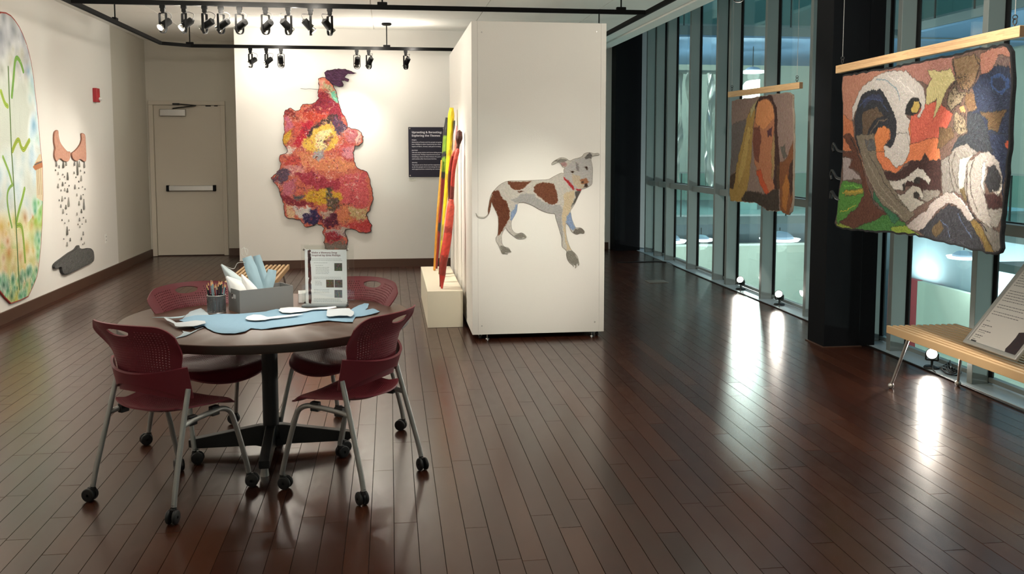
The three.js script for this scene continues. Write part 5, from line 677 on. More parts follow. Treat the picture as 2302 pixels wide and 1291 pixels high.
// ------------------------------------------------------------------ things on the table
{ // grey box with slots
  const fl = V(-0.808, TH, -5.001), fr = V(-0.543, TH, -5.161), d = fr.clone().sub(fl), L = d.length(), D = 0.16, H = 0.125, w = 0.006;
  const g = thing('storage_box', 'open grey cardboard box holding paper cut outs on the table', 'box', [fl.x, TH, fl.z], Math.atan2(-d.z, d.x));
  part('front_side', rbx(0, L, 0, H, -w, 0, 0.0015), M.greyBox, g); part('back_side', rbx(0, L, 0, H, -D, -D + w, 0.0015), M.greyBox, g); part('bottom', bx(w, L - w, 0.001, 0.006, -D + w, -w), M.greyBox, g);
  for (const x of [0, L - w]) {
    const s = new THREE.Shape(); s.moveTo(0, 0); s.lineTo(D - 2 * w, 0); s.lineTo(D - 2 * w, H); s.lineTo(0, H); s.closePath();
    const h = new THREE.Path(); h.moveTo(0.05, 0.07); h.lineTo(0.1, 0.07); h.quadraticCurveTo(0.108, 0.083, 0.1, 0.096); h.lineTo(0.05, 0.096); h.quadraticCurveTo(0.042, 0.083, 0.05, 0.07); s.holes.push(h);
    const o = part('end_side', new THREE.ExtrudeGeometry(s, { depth: w, bevelEnabled: false }).rotateY(Math.PI / 2).translate(x, 0, -w), M.greyBox, g);
    const rg = new THREE.ExtrudeGeometry((() => { const a = new THREE.Shape(); a.moveTo(0.047, 0.067); a.lineTo(0.103, 0.067); a.quadraticCurveTo(0.113, 0.083, 0.103, 0.099); a.lineTo(0.047, 0.099); a.quadraticCurveTo(0.037, 0.083, 0.047, 0.067); a.holes.push(h); return a; })(), { depth: 0.008, bevelEnabled: false }).rotateY(Math.PI / 2).translate(x - 0.001, 0, -w);
    part('grip_ring', rg, M.steel, o);
  }
}
// paper and cloth pieces standing in the box: bent leaf shapes
function sheet(name, label, cat, mat, base, tip, w, bend, grp, prof = [0.5, 1, 0.9, 0.55, 0.1], th = 0.0015, roll = 0) {
  const a = V(...base), b = V(...tip), N = 16, K = 6, ax = b.clone().sub(a), len = ax.length(), dir = ax.clone().normalize(), cam = V(0, 0, 1).applyAxisAngle(V(0, 1, 0), roll), side = dir.clone().cross(cam).normalize(), nn = side.clone().cross(dir).normalize();
  const wAt = (t) => { const f = t * (prof.length - 1), i = Math.min(prof.length - 2, Math.floor(f)); return lerp(prof[i], prof[i + 1], f - i) * w; };
  const geo = perforated(K, N, (u, v) => a.clone().addScaledVector(dir, v * len).addScaledVector(side, (u - 0.5) * wAt(v)).addScaledVector(nn, bend * Math.sin(v * 2.6) - 0.25 * w * Math.pow((u - 0.5) * 2, 2) * wAt(v) / w + 0.004 * noise.noise(u * 3, v * 5, base[0] * 9)), { t: th });
  return solo(name, geo, mat, label, cat, grp);
}
{
  const G = 'cut outs standing in the grey box', by = TH + 0.02;
  sheet('paper_cutout', 'long white pointed paper leaning far left out of the grey box', 'paper', M.palePaper2, [-0.76, by, -5.16], [-0.925, TH + 0.252, -5.15], 0.085, 0.012, G, [0.6, 0.9, 1, 0.62, 0.1]);
  sheet('paper_cutout', 'bright white paper leaf at the front left of the grey box', 'paper', M.whitePaper, [-0.735, by, -5.085], [-0.895, TH + 0.186, -5.12], 0.12, 0.008, G, [0.5, 0.9, 1, 0.62, 0.1], 0.0015, 0.3);
  sheet('paper_cutout', 'short white paper leaf in the middle of the grey box', 'paper', M.whitePaper, [-0.72, by, -5.09], [-0.815, TH + 0.197, -5.13], 0.075, 0.008, G, [0.7, 1, 0.95, 0.6, 0.08]);
  sheet('fabric_cutout', 'tall pale blue tulle strip rising from the grey box', 'fabric', M.paleBlue, [-0.70, by, -5.15], [-0.79, TH + 0.288, -5.17], 0.062, 0.012, G, [1, 1, 0.95, 1.05, 0.8], 0.0015, 0.3);
  sheet('fabric_cutout', 'second blue tulle strip behind the tall one', 'fabric', M.paleBlue, [-0.675, by, -5.18], [-0.745, TH + 0.292, -5.195], 0.055, -0.01, G, [1.1, 1, 1, 0.9, 0.7]);
  sheet('fabric_cutout', 'light blue fabric wing leaning right in the grey box', 'fabric', M.paleBlue, [-0.70, by, -5.14], [-0.655, TH + 0.215, -5.17], 0.05, 0.008, G, [0.5, 0.8, 1, 1.1, 0.9]);
  solo('loose_thread', merge([tube([V(-0.79, TH + 0.285, -5.17), V(-0.815, TH + 0.30, -5.17), V(-0.815, TH + 0.335, -5.17), V(-0.785, TH + 0.33, -5.17), V(-0.79, TH + 0.30, -5.17), V(-0.805, TH + 0.345, -5.17)], 0.0012, 40, 5), tube([V(-0.79, TH + 0.26, -5.16), V(-0.84, TH + 0.255, -5.16), V(-0.86, TH + 0.225, -5.16), V(-0.89, TH + 0.235, -5.15), V(-0.92, TH + 0.25, -5.15)], 0.0012, 40, 5)]), M.threadWhite, 'thin white loose threads curling above the grey box', 'thread');
}
{ // pencil cup and pencils
  const cx = -0.94, cz = -5.06, R = 0.048, g = thing('pencil_cup', 'round grey wire mesh cup full of pencils', 'cup', [cx, TH, cz]);
  const shell = perforated(44, 14, (u, v) => V(Math.cos(u * 6.28319) * R, 0.002 + v * 0.094, -Math.sin(u * 6.28319) * R), { t: 0.0012, hole: (u, v) => (v > 0.06 && v < 0.95 ? 0.33 : 0), closedU: true });
  part('mesh_wall', shell, M.cupMesh, g); part('rim', new THREE.TorusGeometry(R, 0.0028, 8, 40).rotateX(Math.PI / 2).translate(0, 0.096, 0), M.steel, g);
  part('foot_ring', merge([new THREE.TorusGeometry(R, 0.0022, 8, 40).rotateX(Math.PI / 2).translate(0, 0.0025, 0), cyl(R - 0.001, R - 0.001, 0.002, 0, 0.002, 0, 30)]), M.steel, g);
  const cols = ['#1d2b2c', '#8fb0b4', '#2a1a2c', '#4a1530', '#15201c', '#234a3c', '#38123a', '#7a8f96', '#131318', '#5c1830', '#2c3c6a', '#7a2a22'];
  for (let i = 0; i < 20; i++) {
    const a = i * 2.399, r0 = 0.03 * Math.sqrt((i + 0.5) / 20), b = V(cx + Math.cos(a) * r0, TH + 0.006, cz + Math.sin(a) * r0), r1 = 0.042 * Math.sqrt((i + 0.5) / 20) + 0.004, L = 0.165 + 0.015 * Math.sin(i * 1.7), tp = V(cx + Math.cos(a + 0.3) * r1 * 1.25, TH + L, cz + Math.sin(a + 0.3) * r1 * 1.25), d = tp.clone().sub(b).normalize();
    const p = thing('pencil', 'sharpened coloured pencil standing in the mesh cup', 'pencil', [b.x, b.y, b.z], 0, 'pencils in the mesh cup'), len = tp.distanceTo(b), qd = new THREE.Quaternion().setFromUnitVectors(_up, d); p.quaternion.copy(qd);
    part('barrel', new THREE.CylinderGeometry(0.0037, 0.0037, len - 0.022, 6).translate(0, (len - 0.022) / 2, 0), (M['pc' + i % 12] ||= std({ color: cols[i % 12], roughness: 0.4 })), p);
    part('wood_cone', new THREE.CylinderGeometry(0.0013, 0.0037, 0.016, 6).translate(0, len - 0.014, 0), M.pencilWood, p); part('lead', new THREE.CylinderGeometry(0.0002, 0.0013, 0.006, 6).translate(0, len - 0.003, 0), M['pc' + i % 12], p);
  }
}
{ // acrylic sign holder
  const a = V(-0.50, 0, -5.2), b = V(-0.206, 0, -5.15), d = b.clone().sub(a), L = d.length(), g = thing('sign_holder', 'clear acrylic stand with a printed activity flyer on the table', 'sign holder', [a.x, TH, a.z], Math.atan2(-d.z, d.x));
  part('back_sheet', rbx(0, L, 0.012, 0.35, -0.004, -0.001, 0.001, 1), M.acrylic, g); part('front_sheet', rbx(0.02, L - 0.03, 0.012, 0.345, 0.003, 0.0055, 0.001, 1), M.acrylic, g);
  part('foot_block', rbx(0.01, L - 0.04, 0, 0.014, -0.035, 0.05, 0.003), M.greyFoot, g);
  for (const x of [0.02, L - 0.035]) { part('stud', cyl(0.006, 0.006, 0.022, 0, 0, 0, 16).rotateX(Math.PI / 2).translate(x, 0.322, 0.002), M.chrome, g); part('stud', cyl(0.006, 0.006, 0.022, 0, 0, 0, 16).rotateX(Math.PI / 2).translate(x, 0.022, 0.002), M.chrome, g); }
  const w = 0.236, h = 0.306, t = printed(w, h, 2600, (x, W, H) => {
    x.fillStyle = '#eef0f3'; x.fillRect(0, 0, W, H); const sc = W / 236;
    x.save(); x.scale(sc, sc);
    for (let i = 0; i < 260; i++) { x.fillStyle = ['#3a1c20', '#54242a', '#241416', '#6a3a30', '#47202a'][i % 5]; x.fillRect(16 + rr(0, 14), rr(0, 290), rr(2, 6), rr(6, 30)); }
    x.fillStyle = '#5c2430'; x.font = 'bold 14px sans-serif'; x.fillText('Make a Memory Drop', 38, 22); x.fillText('Inspired by Gina Phillips', 38, 37);
    x.fillStyle = '#4d5256'; const lines = (X, Y, n, wd, s = 7) => { for (let i = 0; i < n; i++) { let p = X; while (p < X + wd - 8) { const q = rr(4, 14); x.globalAlpha = 0.62; x.fillRect(p, Y + i * s, q, 1.8); p += q + 2.4; } } x.globalAlpha = 1; };
    lines(40, 52, 2, 175, 8); lines(50, 74, 1, 84); lines(58, 88, 1, 54); lines(60, 99, 6, 78, 7); lines(48, 155, 2, 160, 8); lines(56, 178, 4, 38, 7); lines(48, 226, 3, 88, 8); lines(46, 278, 3, 160, 7.5);
    for (const [px, py, c] of [[166, 76, '#4a4c48'], [118, 170, '#5c5040'], [166, 170, '#585458'], [164, 228, '#6a6262']]) { x.fillStyle = c; x.fillRect(px, py, 44, 44); for (let i = 0; i < 90; i++) { x.fillStyle = `rgba(${rr(20, 190) | 0},${rr(20, 160) | 0},${rr(20, 150) | 0},0.35)`; x.beginPath(); x.ellipse(px + rr(5, 39), py + rr(5, 39), rr(1, 5), rr(1, 4), rr(0, 3), 0, 7); x.fill(); } }
    x.restore();
  });
  part('flyer', fitUV(bx(0.022, 0.022 + w, 0.016, 0.016 + h, 0.0005, 0.0015), 0.022, 0.016, w, h), std({ map: t, roughness: 0.7 }), g, 'printed instruction flyer');
}
{ const g = thing('paper_tray', 'small white open tray behind the sign holder', 'tray', [-0.53, TH, -5.31], 0.1);
  part('tray_body', merge([rbx(0, 0.16, 0, 0.004, -0.12, 0, 0.001), rbx(0, 0.16, 0, 0.055, -0.004, 0, 0.001), rbx(0, 0.16, 0, 0.055, -0.12, -0.116, 0.001), rbx(0, 0.004, 0, 0.055, -0.12, 0, 0.001), rbx(0.156, 0.16, 0, 0.055, -0.12, 0, 0.001)]), M.whitePaper, g); }
// flat cloth and paper lying on the table
function lying(name, label, cat, data, mat, y, h, amp, grp) {
  const poly = pts2(data).map((p) => new THREE.Vector2(p.x, -p.y)), ring = rough(poly, 0.0015, 0.02), cc = ring.reduce((a, p) => a.add(p), new THREE.Vector2()).multiplyScalar(1 / ring.length);
  // triangulate with inner points on a grid so that the sheet can ripple
  const b = bounds(ring), st = 0.025, inside = (x, yy) => { let c = false; for (let i = 0, j = ring.length - 1; i < ring.length; j = i++) { const p = ring[i], q = ring[j]; if ((p.y > yy) !== (q.y > yy) && x < ((q.x - p.x) * (yy - p.y)) / (q.y - p.y) + p.x) c = !c; } return c; };
  const geo0 = new THREE.ExtrudeGeometry(new THREE.Shape(ring), { depth: 0.0016, bevelEnabled: false, steps: 1 }).rotateX(-Math.PI / 2);
  let geo = mergeVertices(geo0); const p = geo.attributes.position;
  void inside; void st; void cc;
  for (let i = 0; i < p.count; i++) { const dx = p.getX(i), dz = p.getZ(i); p.setY(i, p.getY(i) + h + amp * (0.5 + 0.5 * noise.noise(dx * 14, dz * 14, y * 50))); }
  geo = toCreasedNormals(geo, 0.6); fitUV(geo, b[0], b[1], 1, 1);
  const uv = geo.attributes.uv, pp = geo.attributes.position; for (let i = 0; i < pp.count; i++) uv.setXY(i, pp.getX(i) * 3, pp.getZ(i) * 3);
  const m = solo(name, geo, mat, label, cat, grp); m.position.set(TX, TH + 0.0006, TZ); return m;
}
M.paperPrint = M.whitePaper;
lying('fabric_cutout', 'long light blue felt fish shape spread across the table', 'fabric', BLUE, M.blueCloth, 0, 0.001, 0.008, 'cut outs lying on the table');
lying('fabric_cutout', 'grey tulle triangle beside the pencil cup', 'fabric', TULLE, M.tulle, 1, 0.0005, 0.004, 'cut outs lying on the table');
lying('paper_cutout', 'pale curved paper tail at the left end of the blue felt', 'paper', PALE, M.palePaper, 2, 0.013, 0.01, 'cut outs lying on the table');
lying('fabric_cutout', 'thin pale blue strip trailing off the left of the blue felt', 'fabric', TAIL, M.paleBlue, 3, 0.012, 0.006, 'cut outs lying on the table');
lying('fabric_cutout', 'small sheer blue fin below the pale paper tail', 'fabric', FIN, M.tulle, 4, 0.001, 0.004, 'cut outs lying on the table');
lying('paper_cutout', 'white drop shaped paper lying in the middle of the blue felt', 'paper', SPOON1, M.whitePaper, 5, 0.013, 0.006, 'cut outs lying on the table');
lying('paper_cutout', 'white and green drop shaped paper in front of the sign holder', 'paper', SPOON2, M.whitePaper, 6, 0.013, 0.006, 'cut outs lying on the table');
lying('fabric_cutout', 'puffy pale scalloped patch on the right end of the blue felt', 'fabric', PUFF, M.palePaper, 7, 0.014, 0.01, 'cut outs lying on the table');

// ------------------------------------------------------------------ benches
function bench(label, x0, x1, z0, z1, H, n, legs) {
  const g = thing('slatted_bench', label, 'bench', [(x0 + x1) / 2, 0, (z0 + z1) / 2]), w = x1 - x0, L = z1 - z0, sw = w / n;
  for (let i = 0; i < n; i++) part('slat', rbx(-w / 2 + i * sw + 0.001, -w / 2 + i * sw + sw * 0.56, H - 0.05, H, -L / 2, L / 2, 0.002, 1), M.slat, g);
  for (const z of [-L / 2 + 0.012, -L / 2 + 0.32, L / 2 - 0.32, L / 2 - 0.012]) part('cross_rail', bx(-w / 2 + 0.006, w / 2 - sw * 0.5, H - 0.047, H - 0.014, z - 0.011, z + 0.011), M.slat, g);
  for (const [sx, sz] of legs) {
    const top = V(sx * (w / 2 - 0.07), H - 0.05, sz * (L / 2 - 0.16)), ft = V(sx * (w / 2 - 0.02), 0.02, sz * (L / 2 - 0.05));
    const l = part('leg', merge([rod(ft, top, 0.009, 0.011), rod(top, V(-sx * 0 + top.x * 0.2, H - 0.055, top.z), 0.008)]), M.steel, g);
    part('ball_foot', new THREE.SphereGeometry(0.02, 18, 12).translate(ft.x, 0.02, ft.z), M.steel, l);
  }
  return g;
}
bench('pale slatted wooden bench behind the table below the red textile', -1.5, -1.03, -9.66, -8.25, 0.42, 11, [[-1, -1], [1, -1], [-1, 1], [1, 1]]);
bench('pale slatted wooden bench by the windows under the wave tapestry', 3.33, 3.86, -5.72, -3.9, 0.425, 12, [[-1, -1], [1, -1], [-1, 1], [1, 1]]);
{ // framed poster leaning back on the bench
  const W = 0.545, H = 0.80, g = thing('framed_poster', 'silver framed exhibition poster leaning on the window bench', 'poster', [3.484, 0.431, -5.112], 0);
  const inner = new THREE.Group(); void inner;
  const up = V(Math.sin(0.628), Math.cos(0.628), 0), rt = V(-0.09, 0, 0.996), nn = rt.clone().cross(up).normalize();
  g.quaternion.setFromRotationMatrix(new THREE.Matrix4().makeBasis(rt, up, nn));
  const t = printed(W, H, 1200, (x, w, h) => {
    x.fillStyle = '#e6e0da'; x.fillRect(0, 0, w, h); x.fillStyle = '#3c3a3c';
    const para = (X, Y, n, wd, s, hh) => { for (let i = 0; i < n; i++) { let p = X; const e = X + wd * (i === n - 1 ? 0.62 : 1) - 12; while (p < e) { const q = rr(8, 30); x.globalAlpha = 0.75; x.fillRect(p, Y + i * s, q, hh); p += q + 6; } } x.globalAlpha = 1; };
    para(60, 120, 5, 520, 22, 5); para(60, 300, 6, 520, 22, 5); para(60, 460, 5, 520, 22, 5); para(60, 588, 2, 520, 22, 5); para(60, 650, 2, 520, 22, 5);
    para(60, 735, 1, 90, 20, 4); para(60, 772, 1, 200, 20, 7); para(60, 790, 1, 60, 20, 4); para(60, 818, 1, 240, 20, 7); para(60, 836, 1, 170, 20, 4); para(60, 862, 1, 150, 20, 7); para(60, 880, 1, 150, 20, 4);
    x.fillStyle = '#2a282a'; x.fillRect(60, 912, 66, 14); x.globalAlpha = 0.5; x.fillRect(60, 900, 40, 5); x.globalAlpha = 1;
    x.fillStyle = '#33242a'; x.beginPath(); x.moveTo(654, 690); x.lineTo(560, 740); x.lineTo(480, 760); x.lineTo(485, 800); x.lineTo(480, 860); x.lineTo(470, 900); x.lineTo(490, 930); x.lineTo(560, 935); x.lineTo(654, 900); x.closePath(); x.fill();
    for (let i = 0; i < 420; i++) { x.strokeStyle = `rgba(${rr(20, 120) | 0},${rr(15, 80) | 0},${rr(20, 80) | 0},0.4)`; x.lineWidth = rr(1, 3); const px = rr(490, 650), py = rr(750, 920); x.beginPath(); x.moveTo(px, py); x.lineTo(px + rr(-12, 4), py + rr(4, 22)); x.stroke(); }
  });
  part('print', fitUV(bx(0.02, W - 0.02, 0.02, H - 0.02, -0.004, 0.0), 0, 0, W, H), std({ map: t, roughness: 0.45 }), g);
  const fb = (x0, x1, y0, y1) => rbx(x0, x1, y0, y1, -0.012, 0.01, 0.007, 3);
  part('frame_rail', fb(0, W, 0, 0.03), M.silver, g); part('frame_rail', fb(0, W, H - 0.03, H), M.silver, g); part('frame_rail', fb(0, 0.03, 0.02, H - 0.02), M.silver, g); part('frame_rail', fb(W - 0.03, W, 0.02, H - 0.02), M.silver, g);
}

// ------------------------------------------------------------------ floor spotlights on the sill, cables, floor box
function uplight(label, x, z, dir, cd, half) {
  const g = thing('floor_spotlight', label, 'spotlight', [x, 0.006, z], 0, 'small spotlights standing by the windows'), d = V(...dir).normalize(), p = V(0, 0.105, 0), turn = Math.atan2(d.x, d.z);
  part('base', new THREE.LatheGeometry([[0, 0.0], [0.055, 0.0], [0.058, 0.006], [0.05, 0.016], [0.012, 0.022], [0, 0.022]].map(([r, y]) => new THREE.Vector2(r, y)), 28), M.blackTube, g);
  const y = part('bracket', merge([rod(V(-0.042, 0.06, 0), V(-0.042, 0.11, 0), 0.006), rod(V(0.042, 0.06, 0), V(0.042, 0.11, 0), 0.006), rod(V(-0.042, 0.06, 0), V(0.042, 0.06, 0), 0.006), rod(V(0, 0.02, 0), V(0, 0.06, 0), 0.008)]), M.blackTube, g); y.rotation.y = turn;
  const h = part('lamp_head', new THREE.LatheGeometry([[0, -0.075], [0.02, -0.075], [0.024, -0.06], [0.036, -0.055], [0.038, -0.03], [0.04, 0.03], [0.042, 0.035], [0.037, 0.035], [0.036, 0.028], [0, 0.028]].map(([r, yy]) => new THREE.Vector2(r, yy)), 24), M.blackTube, g); h.position.copy(p); h.quaternion.setFromUnitVectors(_up, d);
  part('bulb', new THREE.SphereGeometry(0.036, 20, 12).scale(1, 0.55, 1).translate(0, 0.03, 0), M.floorBulb, h, 'glowing lamp face');
  part('cable', tube([p.clone().addScaledVector(d, -0.075), V(-d.x * 0.12, 0.06, -d.z * 0.12), V(-0.03, 0.012, 0.06), V(-0.06, 0.006, 0.14)], 0.004, 24, 6), M.blackTube, g);
  const L = new THREE.SpotLight(WARM, cd, 0, half, 0.9, 2); L.position.copy(p).addScaledVector(d, 0.07); L.target.position.copy(p).addScaledVector(d, 2); L.name = 'spot_beam'; L.target.name = 'aim_point'; L.castShadow = true; L.shadow.radius = 2; g.add(L); g.add(L.target);
}
uplight('small black spotlight on the sill below the left edge of the hanging portrait', 3.985, -9.95, [-0.62, 0.5, 0.75], 3, 1.0);
uplight('small black spotlight on the sill below the right part of the hanging portrait', 3.985, -8.9, [-0.62, 0.5, 0.75], 3, 1.0);
uplight('bright small spotlight on the sill behind the end of the window bench', 3.95, -6.15, [-0.6, 0.3, 0.8], 5, 1.0);
solo('power_cable', tube([V(3.86, 0.006, -5.0), V(3.885, 0.006, -6.3), V(3.88, 0.006, -7.4), V(3.89, 0.006, -9), V(3.88, 0.006, -10.4), V(3.89, 0.006, -12), V(3.90, 0.006, -12.55), V(3.83, 0.006, -12.62), V(3.43, 0.006, -12.6), V(3.2, 0.006, -12.6)], 0.006, 160, 6), M.blackTube, 'black power cable running along the foot of the windows', 'cable');
solo('cable_coil', merge([0, 1, 2, 3, 4].map((k) => tube(Array.from({ length: 9 }, (_, i) => { const a = i / 9 * 6.283; return V(4.0 + 0.05 * Math.cos(a + k) * (1 + 0.2 * Math.sin(k * 2)), 0.016 + 0.011 * k + 0.012 * Math.sin(a * 2 + k), -6.0 + 0.10 * Math.sin(a + k * 0.6)); }), 0.005, 50, 6, true))), M.blackTube, 'tangled coil of black cable beside the bench spotlight', 'cable');
{ const g = thing('floor_box', 'flush metal floor outlet cover near the windows', 'floor outlet', [3.22, 0, -10.73]);
  part('cover', rbx(-0.12, 0.12, -0.002, 0.006, -0.1, 0.1, 0.002), M.floorPlate, g); part('lid_seam', bx(-0.1, 0.1, 0.006, 0.0066, -0.002, 0.002), M.gap, g); }

// ------------------------------------------------------------------ the atrium beyond the glass
{
  const SX = 13, SZ = -22.3, YF = -0.1, lo = -4.4;
  const st = (n, geo, mat, label, cat) => solo(n, uvBox(geo), mat, label, cat, null, 'structure');
  st('floor_atrium', bx(4.1, 19, lo - 0.2, lo, -31, 8), M.atrFloor, 'grey floor of the level below the atrium', 'floor');
  st('slab_far', bx(4.1, SX + 4, YF - 0.2, YF, -30, SZ), M.atrSlab, 'edge of the far balcony floor beyond the windows', 'balcony');
  st('slab_side', bx(SX, 19, YF - 0.26, YF + 0.06, SZ, 8), M.atrSlab, 'edge of the side balcony floor beyond the windows', 'balcony');
  st('slab_far_upper', bx(4.1, SX + 4, 4.46, 4.68, -30, SZ), M.atrSlab, 'edge of the upper far floor beyond the windows', 'balcony');
  st('slab_side_upper', bx(SX, 19, 4.54, 4.74, SZ, 8), M.atrSlab, 'edge of the upper side floor beyond the windows', 'balcony');
  st('ceiling_far', bx(4.1, SX + 4, 4.41, 4.46, -30, SZ - 0.05), M.atrBlue, 'pale blue ceiling of the far balcony', 'ceiling');
  st('ceiling_side', bx(SX + 0.05, 19, 4.49, 4.54, SZ, 8), M.atrBlue, 'pale blue ceiling of the side balcony', 'ceiling');
  st('wall_atrium_far', bx(4.1, 19, lo, 9.5, -30.2, -29.6), M.atrWall, 'pale green wall at the far end of the atrium', 'wall');
  st('wall_atrium_side', bx(18.2, 19, YF, 9.5, -31, 8), M.atrWall, 'pale green wall along the side balcony', 'wall');
  st('wall_lower_side', bx(14.0, 14.3, lo, YF - 0.2, -26, 8), M.atrLow, 'blue grey wall on the lower level behind the partition', 'wall');
  st('wall_lower_far', bx(4.4, 13.9, lo, YF - 0.2, -25.2, -24.9), M.atrLow, 'blue grey wall at the far end of the lower level', 'wall');
  st('wall_near', bx(4.1, 19, lo, 9.5, 7.6, 8), M.atrWall, 'atrium wall behind the camera side', 'wall');
  st('wall_below', bx(4.1, 4.4, lo, -0.9, -31, 8), M.atrWall, 'wall below the gallery windows', 'wall');
  st('wall_above', bx(4.12, 4.4, 3.95, 9.5, -31, 8), M.atrWall, 'outer wall above the gallery windows', 'wall');
  st('wall_beside', bx(4.12, 4.4, -0.9, 4, -31, ZD - 0.3), M.atrWall, 'outer wall past the far end of the windows', 'wall');
  const pf = thing('low_partition', 'pale green half height partition on the lower level far end', 'partition', [0, 0, 0], 0, null, 'structure');
  part('panel', bx(4.4, 12.6, lo, -0.92, -23.0, -22.85), M.atrWall, pf); part('cap', bx(4.4, 12.6, -0.92, -0.86, -23.05, -22.8), M.atrWhite, pf);
  const ps = thing('low_partition', 'grey green half height partition on the lower level beside a red strip', 'partition', [0, 0, 0], 0, null, 'structure');
  part('panel', bx(SX, SX + 0.15, lo, -1.66, -20.98, -16.9), M.atrWall, ps); part('red_panel', bx(SX - 0.01, SX + 0.15, lo + 0.9, -1.65, -22.3, -20.99), M.atrRed, ps, 'red end panel'); part('foot_panel', bx(SX - 0.01, SX + 0.15, lo, lo + 0.9, -22.3, -20.99), M.atrFloor, ps);
  part('door_pull', bx(SX - 0.04, SX - 0.01, -3.15, -2.85, -18.9, -18.86), M.gasket, ps);
  st('wall_red', bx(9.2, 9.4, lo, lo + 1.1, -10.4, -4), M.atrRed, 'low red wall on the floor below the bench', 'wall');
  // glass railings
  const railing = (label, f) => { const g = thing('glass_railing', label, 'railing'); f(g); };
  const run = (g, y0, along, from, to, at) => {
    const n = Math.round(Math.abs(to - from) / 1.5), s = (to - from) / n;
    for (let i = 0; i < n; i++) { const a = from + i * s, b = a + s; part('glass_panel', along === 'x' ? bx(a + 0.015, b - 0.015, y0 + 0.05, y0 + 1.1, at - 0.006, at + 0.006) : bx(at - 0.006, at + 0.006, y0 + 0.05, y0 + 1.1, a + 0.015, b - 0.015), M.atrGlass, g); part('post', along === 'x' ? bx(a - 0.012, a + 0.012, y0, y0 + 1.12, at - 0.02, at + 0.02) : bx(at - 0.02, at + 0.02, y0, y0 + 1.12, a - 0.012, a + 0.012), M.gasket, g); }
    part('handrail', along === 'x' ? bx(from, to, y0 + 1.1, y0 + 1.14, at - 0.025, at + 0.025) : bx(at - 0.025, at + 0.025, y0 + 1.1, y0 + 1.14, from, to), M.fin, g);
  };
  railing('glass railing of the far balcony beyond the windows', (g) => run(g, YF, 'x', 4.5, 12.9, SZ));
  railing('glass railing of the side balcony right of the wave tapestry', (g) => run(g, YF + 0.06, 'z', -22.2, -8.7, SX));
  railing('glass railing of the upper far floor', (g) => run(g, 4.68, 'x', 4.5, 12.9, SZ));
  railing('glass railing of the upper side floor', (g) => run(g, 4.74, 'z', -22.2, -8.7, SX));
  // pendants
  const pendant = (label, x, y, z, r, cd, len, tilt = 0) => {
    const g = thing('pendant_lamp', label, 'lamp', [x, y, z], 0, 'round pendant lamps in the atrium');
    part('shade', new THREE.LatheGeometry([[0.03, r * 0.42], [r * 0.4, r * 0.36], [r * 0.62, r * 0.2], [r * 0.68, 0.03], [0.02, 0.03]].map(([a, b]) => new THREE.Vector2(a, b)), 32), M.shade, g);
    part('diffuser', new THREE.CylinderGeometry(r, r * 0.9, 0.06, 36), M.pendantGlow, g, 'glowing diffuser');
    part('rod', rod(V(0, r * 0.45, 0), V(0, len, 0), 0.012), M.gasket, g);
    const L = new THREE.PointLight(COOL, cd, 0, 2); L.position.set(0, -r * 0.3, 0); L.name = 'lamp_light'; L.castShadow = true; L.shadow.radius = 8; g.add(L);
  };
  pendant('large round pendant lamp seen above the hanging portrait', 9.9, 3.72, -24.2, 0.34, 60, 0.7);
  pendant('round pendant lamp seen between the first windows', 7.28, 3.74, -24.2, 0.34, 50, 0.68);
  pendant('round pendant lamp over the side balcony out of view', 15.2, 3.7, -17, 0.34, 60, 0.8);
  pendant('round lower level pendant below the hanging portrait', 9.55, -0.62, -21.4, 0.5, 5, 0.3);
  pendant('round lower level pendant in the fourth window', 6.65, -0.62, -21.4, 0.5, 4, 0.3);
  pendant('round lower level pendant in the fifth window', 7.6, -0.62, -21.6, 0.3, 3, 0.3);
  pendant('round lower level pendant below the wave tapestry', 12.6, -0.78, -18.6, 0.36, 9, 0.4);
  pendant('round lower level pendant added as fill outside the frame, nearest the wave tapestry', 10.2, -1.0, -11, 0.5, 60, 0.9);  // added unseen pendants, bouncing cool light up to the gallery ceiling and mullions
  pendant('round lower level pendant added as fill outside the frame, level with the bench', 9.5, -1.0, -7, 0.5, 60, 0.9);
  pendant('round lower level pendant added as fill outside the frame, level with the camera', 9.5, -1.0, -1.5, 0.5, 60, 0.9);
  st('slab_bridge', bx(8.6, 11, -0.12, 0.0, -12, 6), M.atrSlab, 'footbridge slab over the lower level outside the frame', 'balcony');
  { const s = new THREE.Shape(); s.moveTo(9.62, 1.2); s.quadraticCurveTo(9.66, 3.3, 10.0, 3.52); s.lineTo(10.3, 3.56); s.lineTo(10.3, 1.2); s.closePath();
    st('wall_curved', new THREE.ExtrudeGeometry(s, { depth: 0.25, bevelEnabled: false, curveSegments: 20 }).translate(0, 0, -24.9), M.atrWhite, 'white curved wall fin below the large pendant', 'wall'); }
  st('wall_curved_foot', bx(9.62, 10.3, -0.1, 1.2, -24.9, -24.65), M.atrWhite, 'lower part of the white curved wall fin', 'wall');
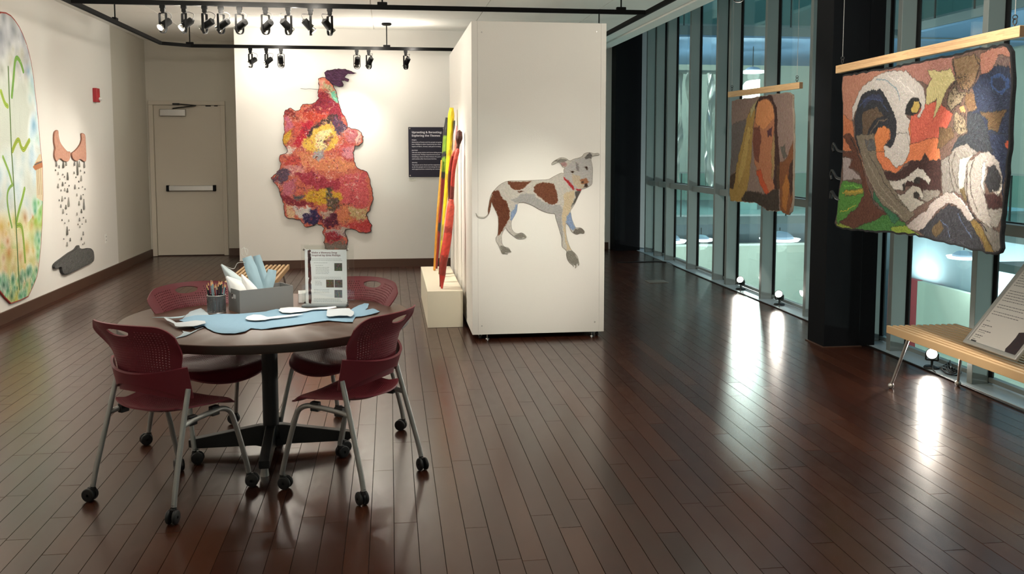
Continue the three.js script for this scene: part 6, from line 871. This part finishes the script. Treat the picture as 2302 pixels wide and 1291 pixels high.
  const washer = (label, x, y, z, cd) => { const g = thing('wall_washer', label, 'lamp', [x, y, z]); part('housing', rbx(-0.1, 0.1, -0.08, 0, -0.5, 0.5, 0.01), M.atrSlab, g); part('diffuser', bx(-0.08, 0.08, 0, 0.012, -0.48, 0.48), M.pendantGlow, g);
    const L = new THREE.RectAreaLight(COOL, cd, 0.96, 0.5); L.position.set(0, 0.03, 0); L.rotation.set(-Math.PI / 2, 0, 0); L.rotation.order = 'YXZ'; L.lookAt(x, y + 5, z); L.name = 'washer_light'; g.add(L); L.rotation.set(Math.PI / 2, 0, Math.PI / 2); };
  washer('strip lamp hidden behind the partition under the wave tapestry', 13.5, -1.9, -22.2, 42);
  washer('strip lamp hidden behind the partition right of the wave tapestry', 13.5, -1.9, -19.0, 42);
  // hanging metal ribbons
  const rg = (len, w, ph) => { const N = 46, P = [], I = []; for (let i = 0; i <= N; i++) { const t = i / N, a = ph + t * 5.2, ww = w * (0.55 + 0.45 * Math.sin(t * 9 + ph)) * (t > 0.86 ? (1 - t) / 0.14 : 1) + 0.004; for (const s of [-1, -0.33, 0.33, 1]) { const b = 0.04 * (1 - s * s); P.push(Math.cos(a) * s * ww - Math.sin(a) * b + 0.05 * Math.sin(t * 7 + ph), -t * len, Math.sin(a) * s * ww + Math.cos(a) * b); } } for (let i = 0; i < N; i++) for (let k = 0; k < 3; k++) { const a = i * 4 + k; I.push(a, a + 1, a + 5, a, a + 5, a + 4); } const g = new THREE.BufferGeometry(); g.setAttribute('position', new THREE.Float32BufferAttribute(P, 3)); g.setIndex(I); g.computeVertexNormals(); return g; };
  const kinds = [rg(2.9, 0.13, 0.3), rg(3.1, 0.15, 1.4), rg(2.7, 0.12, 2.6)];
  for (let i = 0; i < 11; i++) { const m = solo('hanging_ribbon', kinds[i % 3], M.ribbon, 'twisted shiny metal ribbon hanging in the atrium behind the windows', 'sculpture', 'hanging metal ribbons'); m.position.set(5.95 + i * 0.2, 3.428, -21.2 - 0.25 * (i % 2)); m.rotation.y = i * 0.5; }
  solo('ribbon_frame', merge([bx(5.8, 8.2, 3.43, 3.47, -21.65, -21.0), rod(V(5.8, 3.46, -21.3), V(5.8, 4.5, -22.4), 0.008), rod(V(8.2, 3.46, -21.3), V(8.2, 4.5, -22.4), 0.008)]), M.fin, 'thin rail carrying the hanging metal ribbons', 'rail');
}

// ------------------------------------------------------------------ hand over
scene.traverse((o) => { if (o.isMesh) { o.castShadow = true; o.receiveShadow = true; } });
renderer.render(scene, camera);
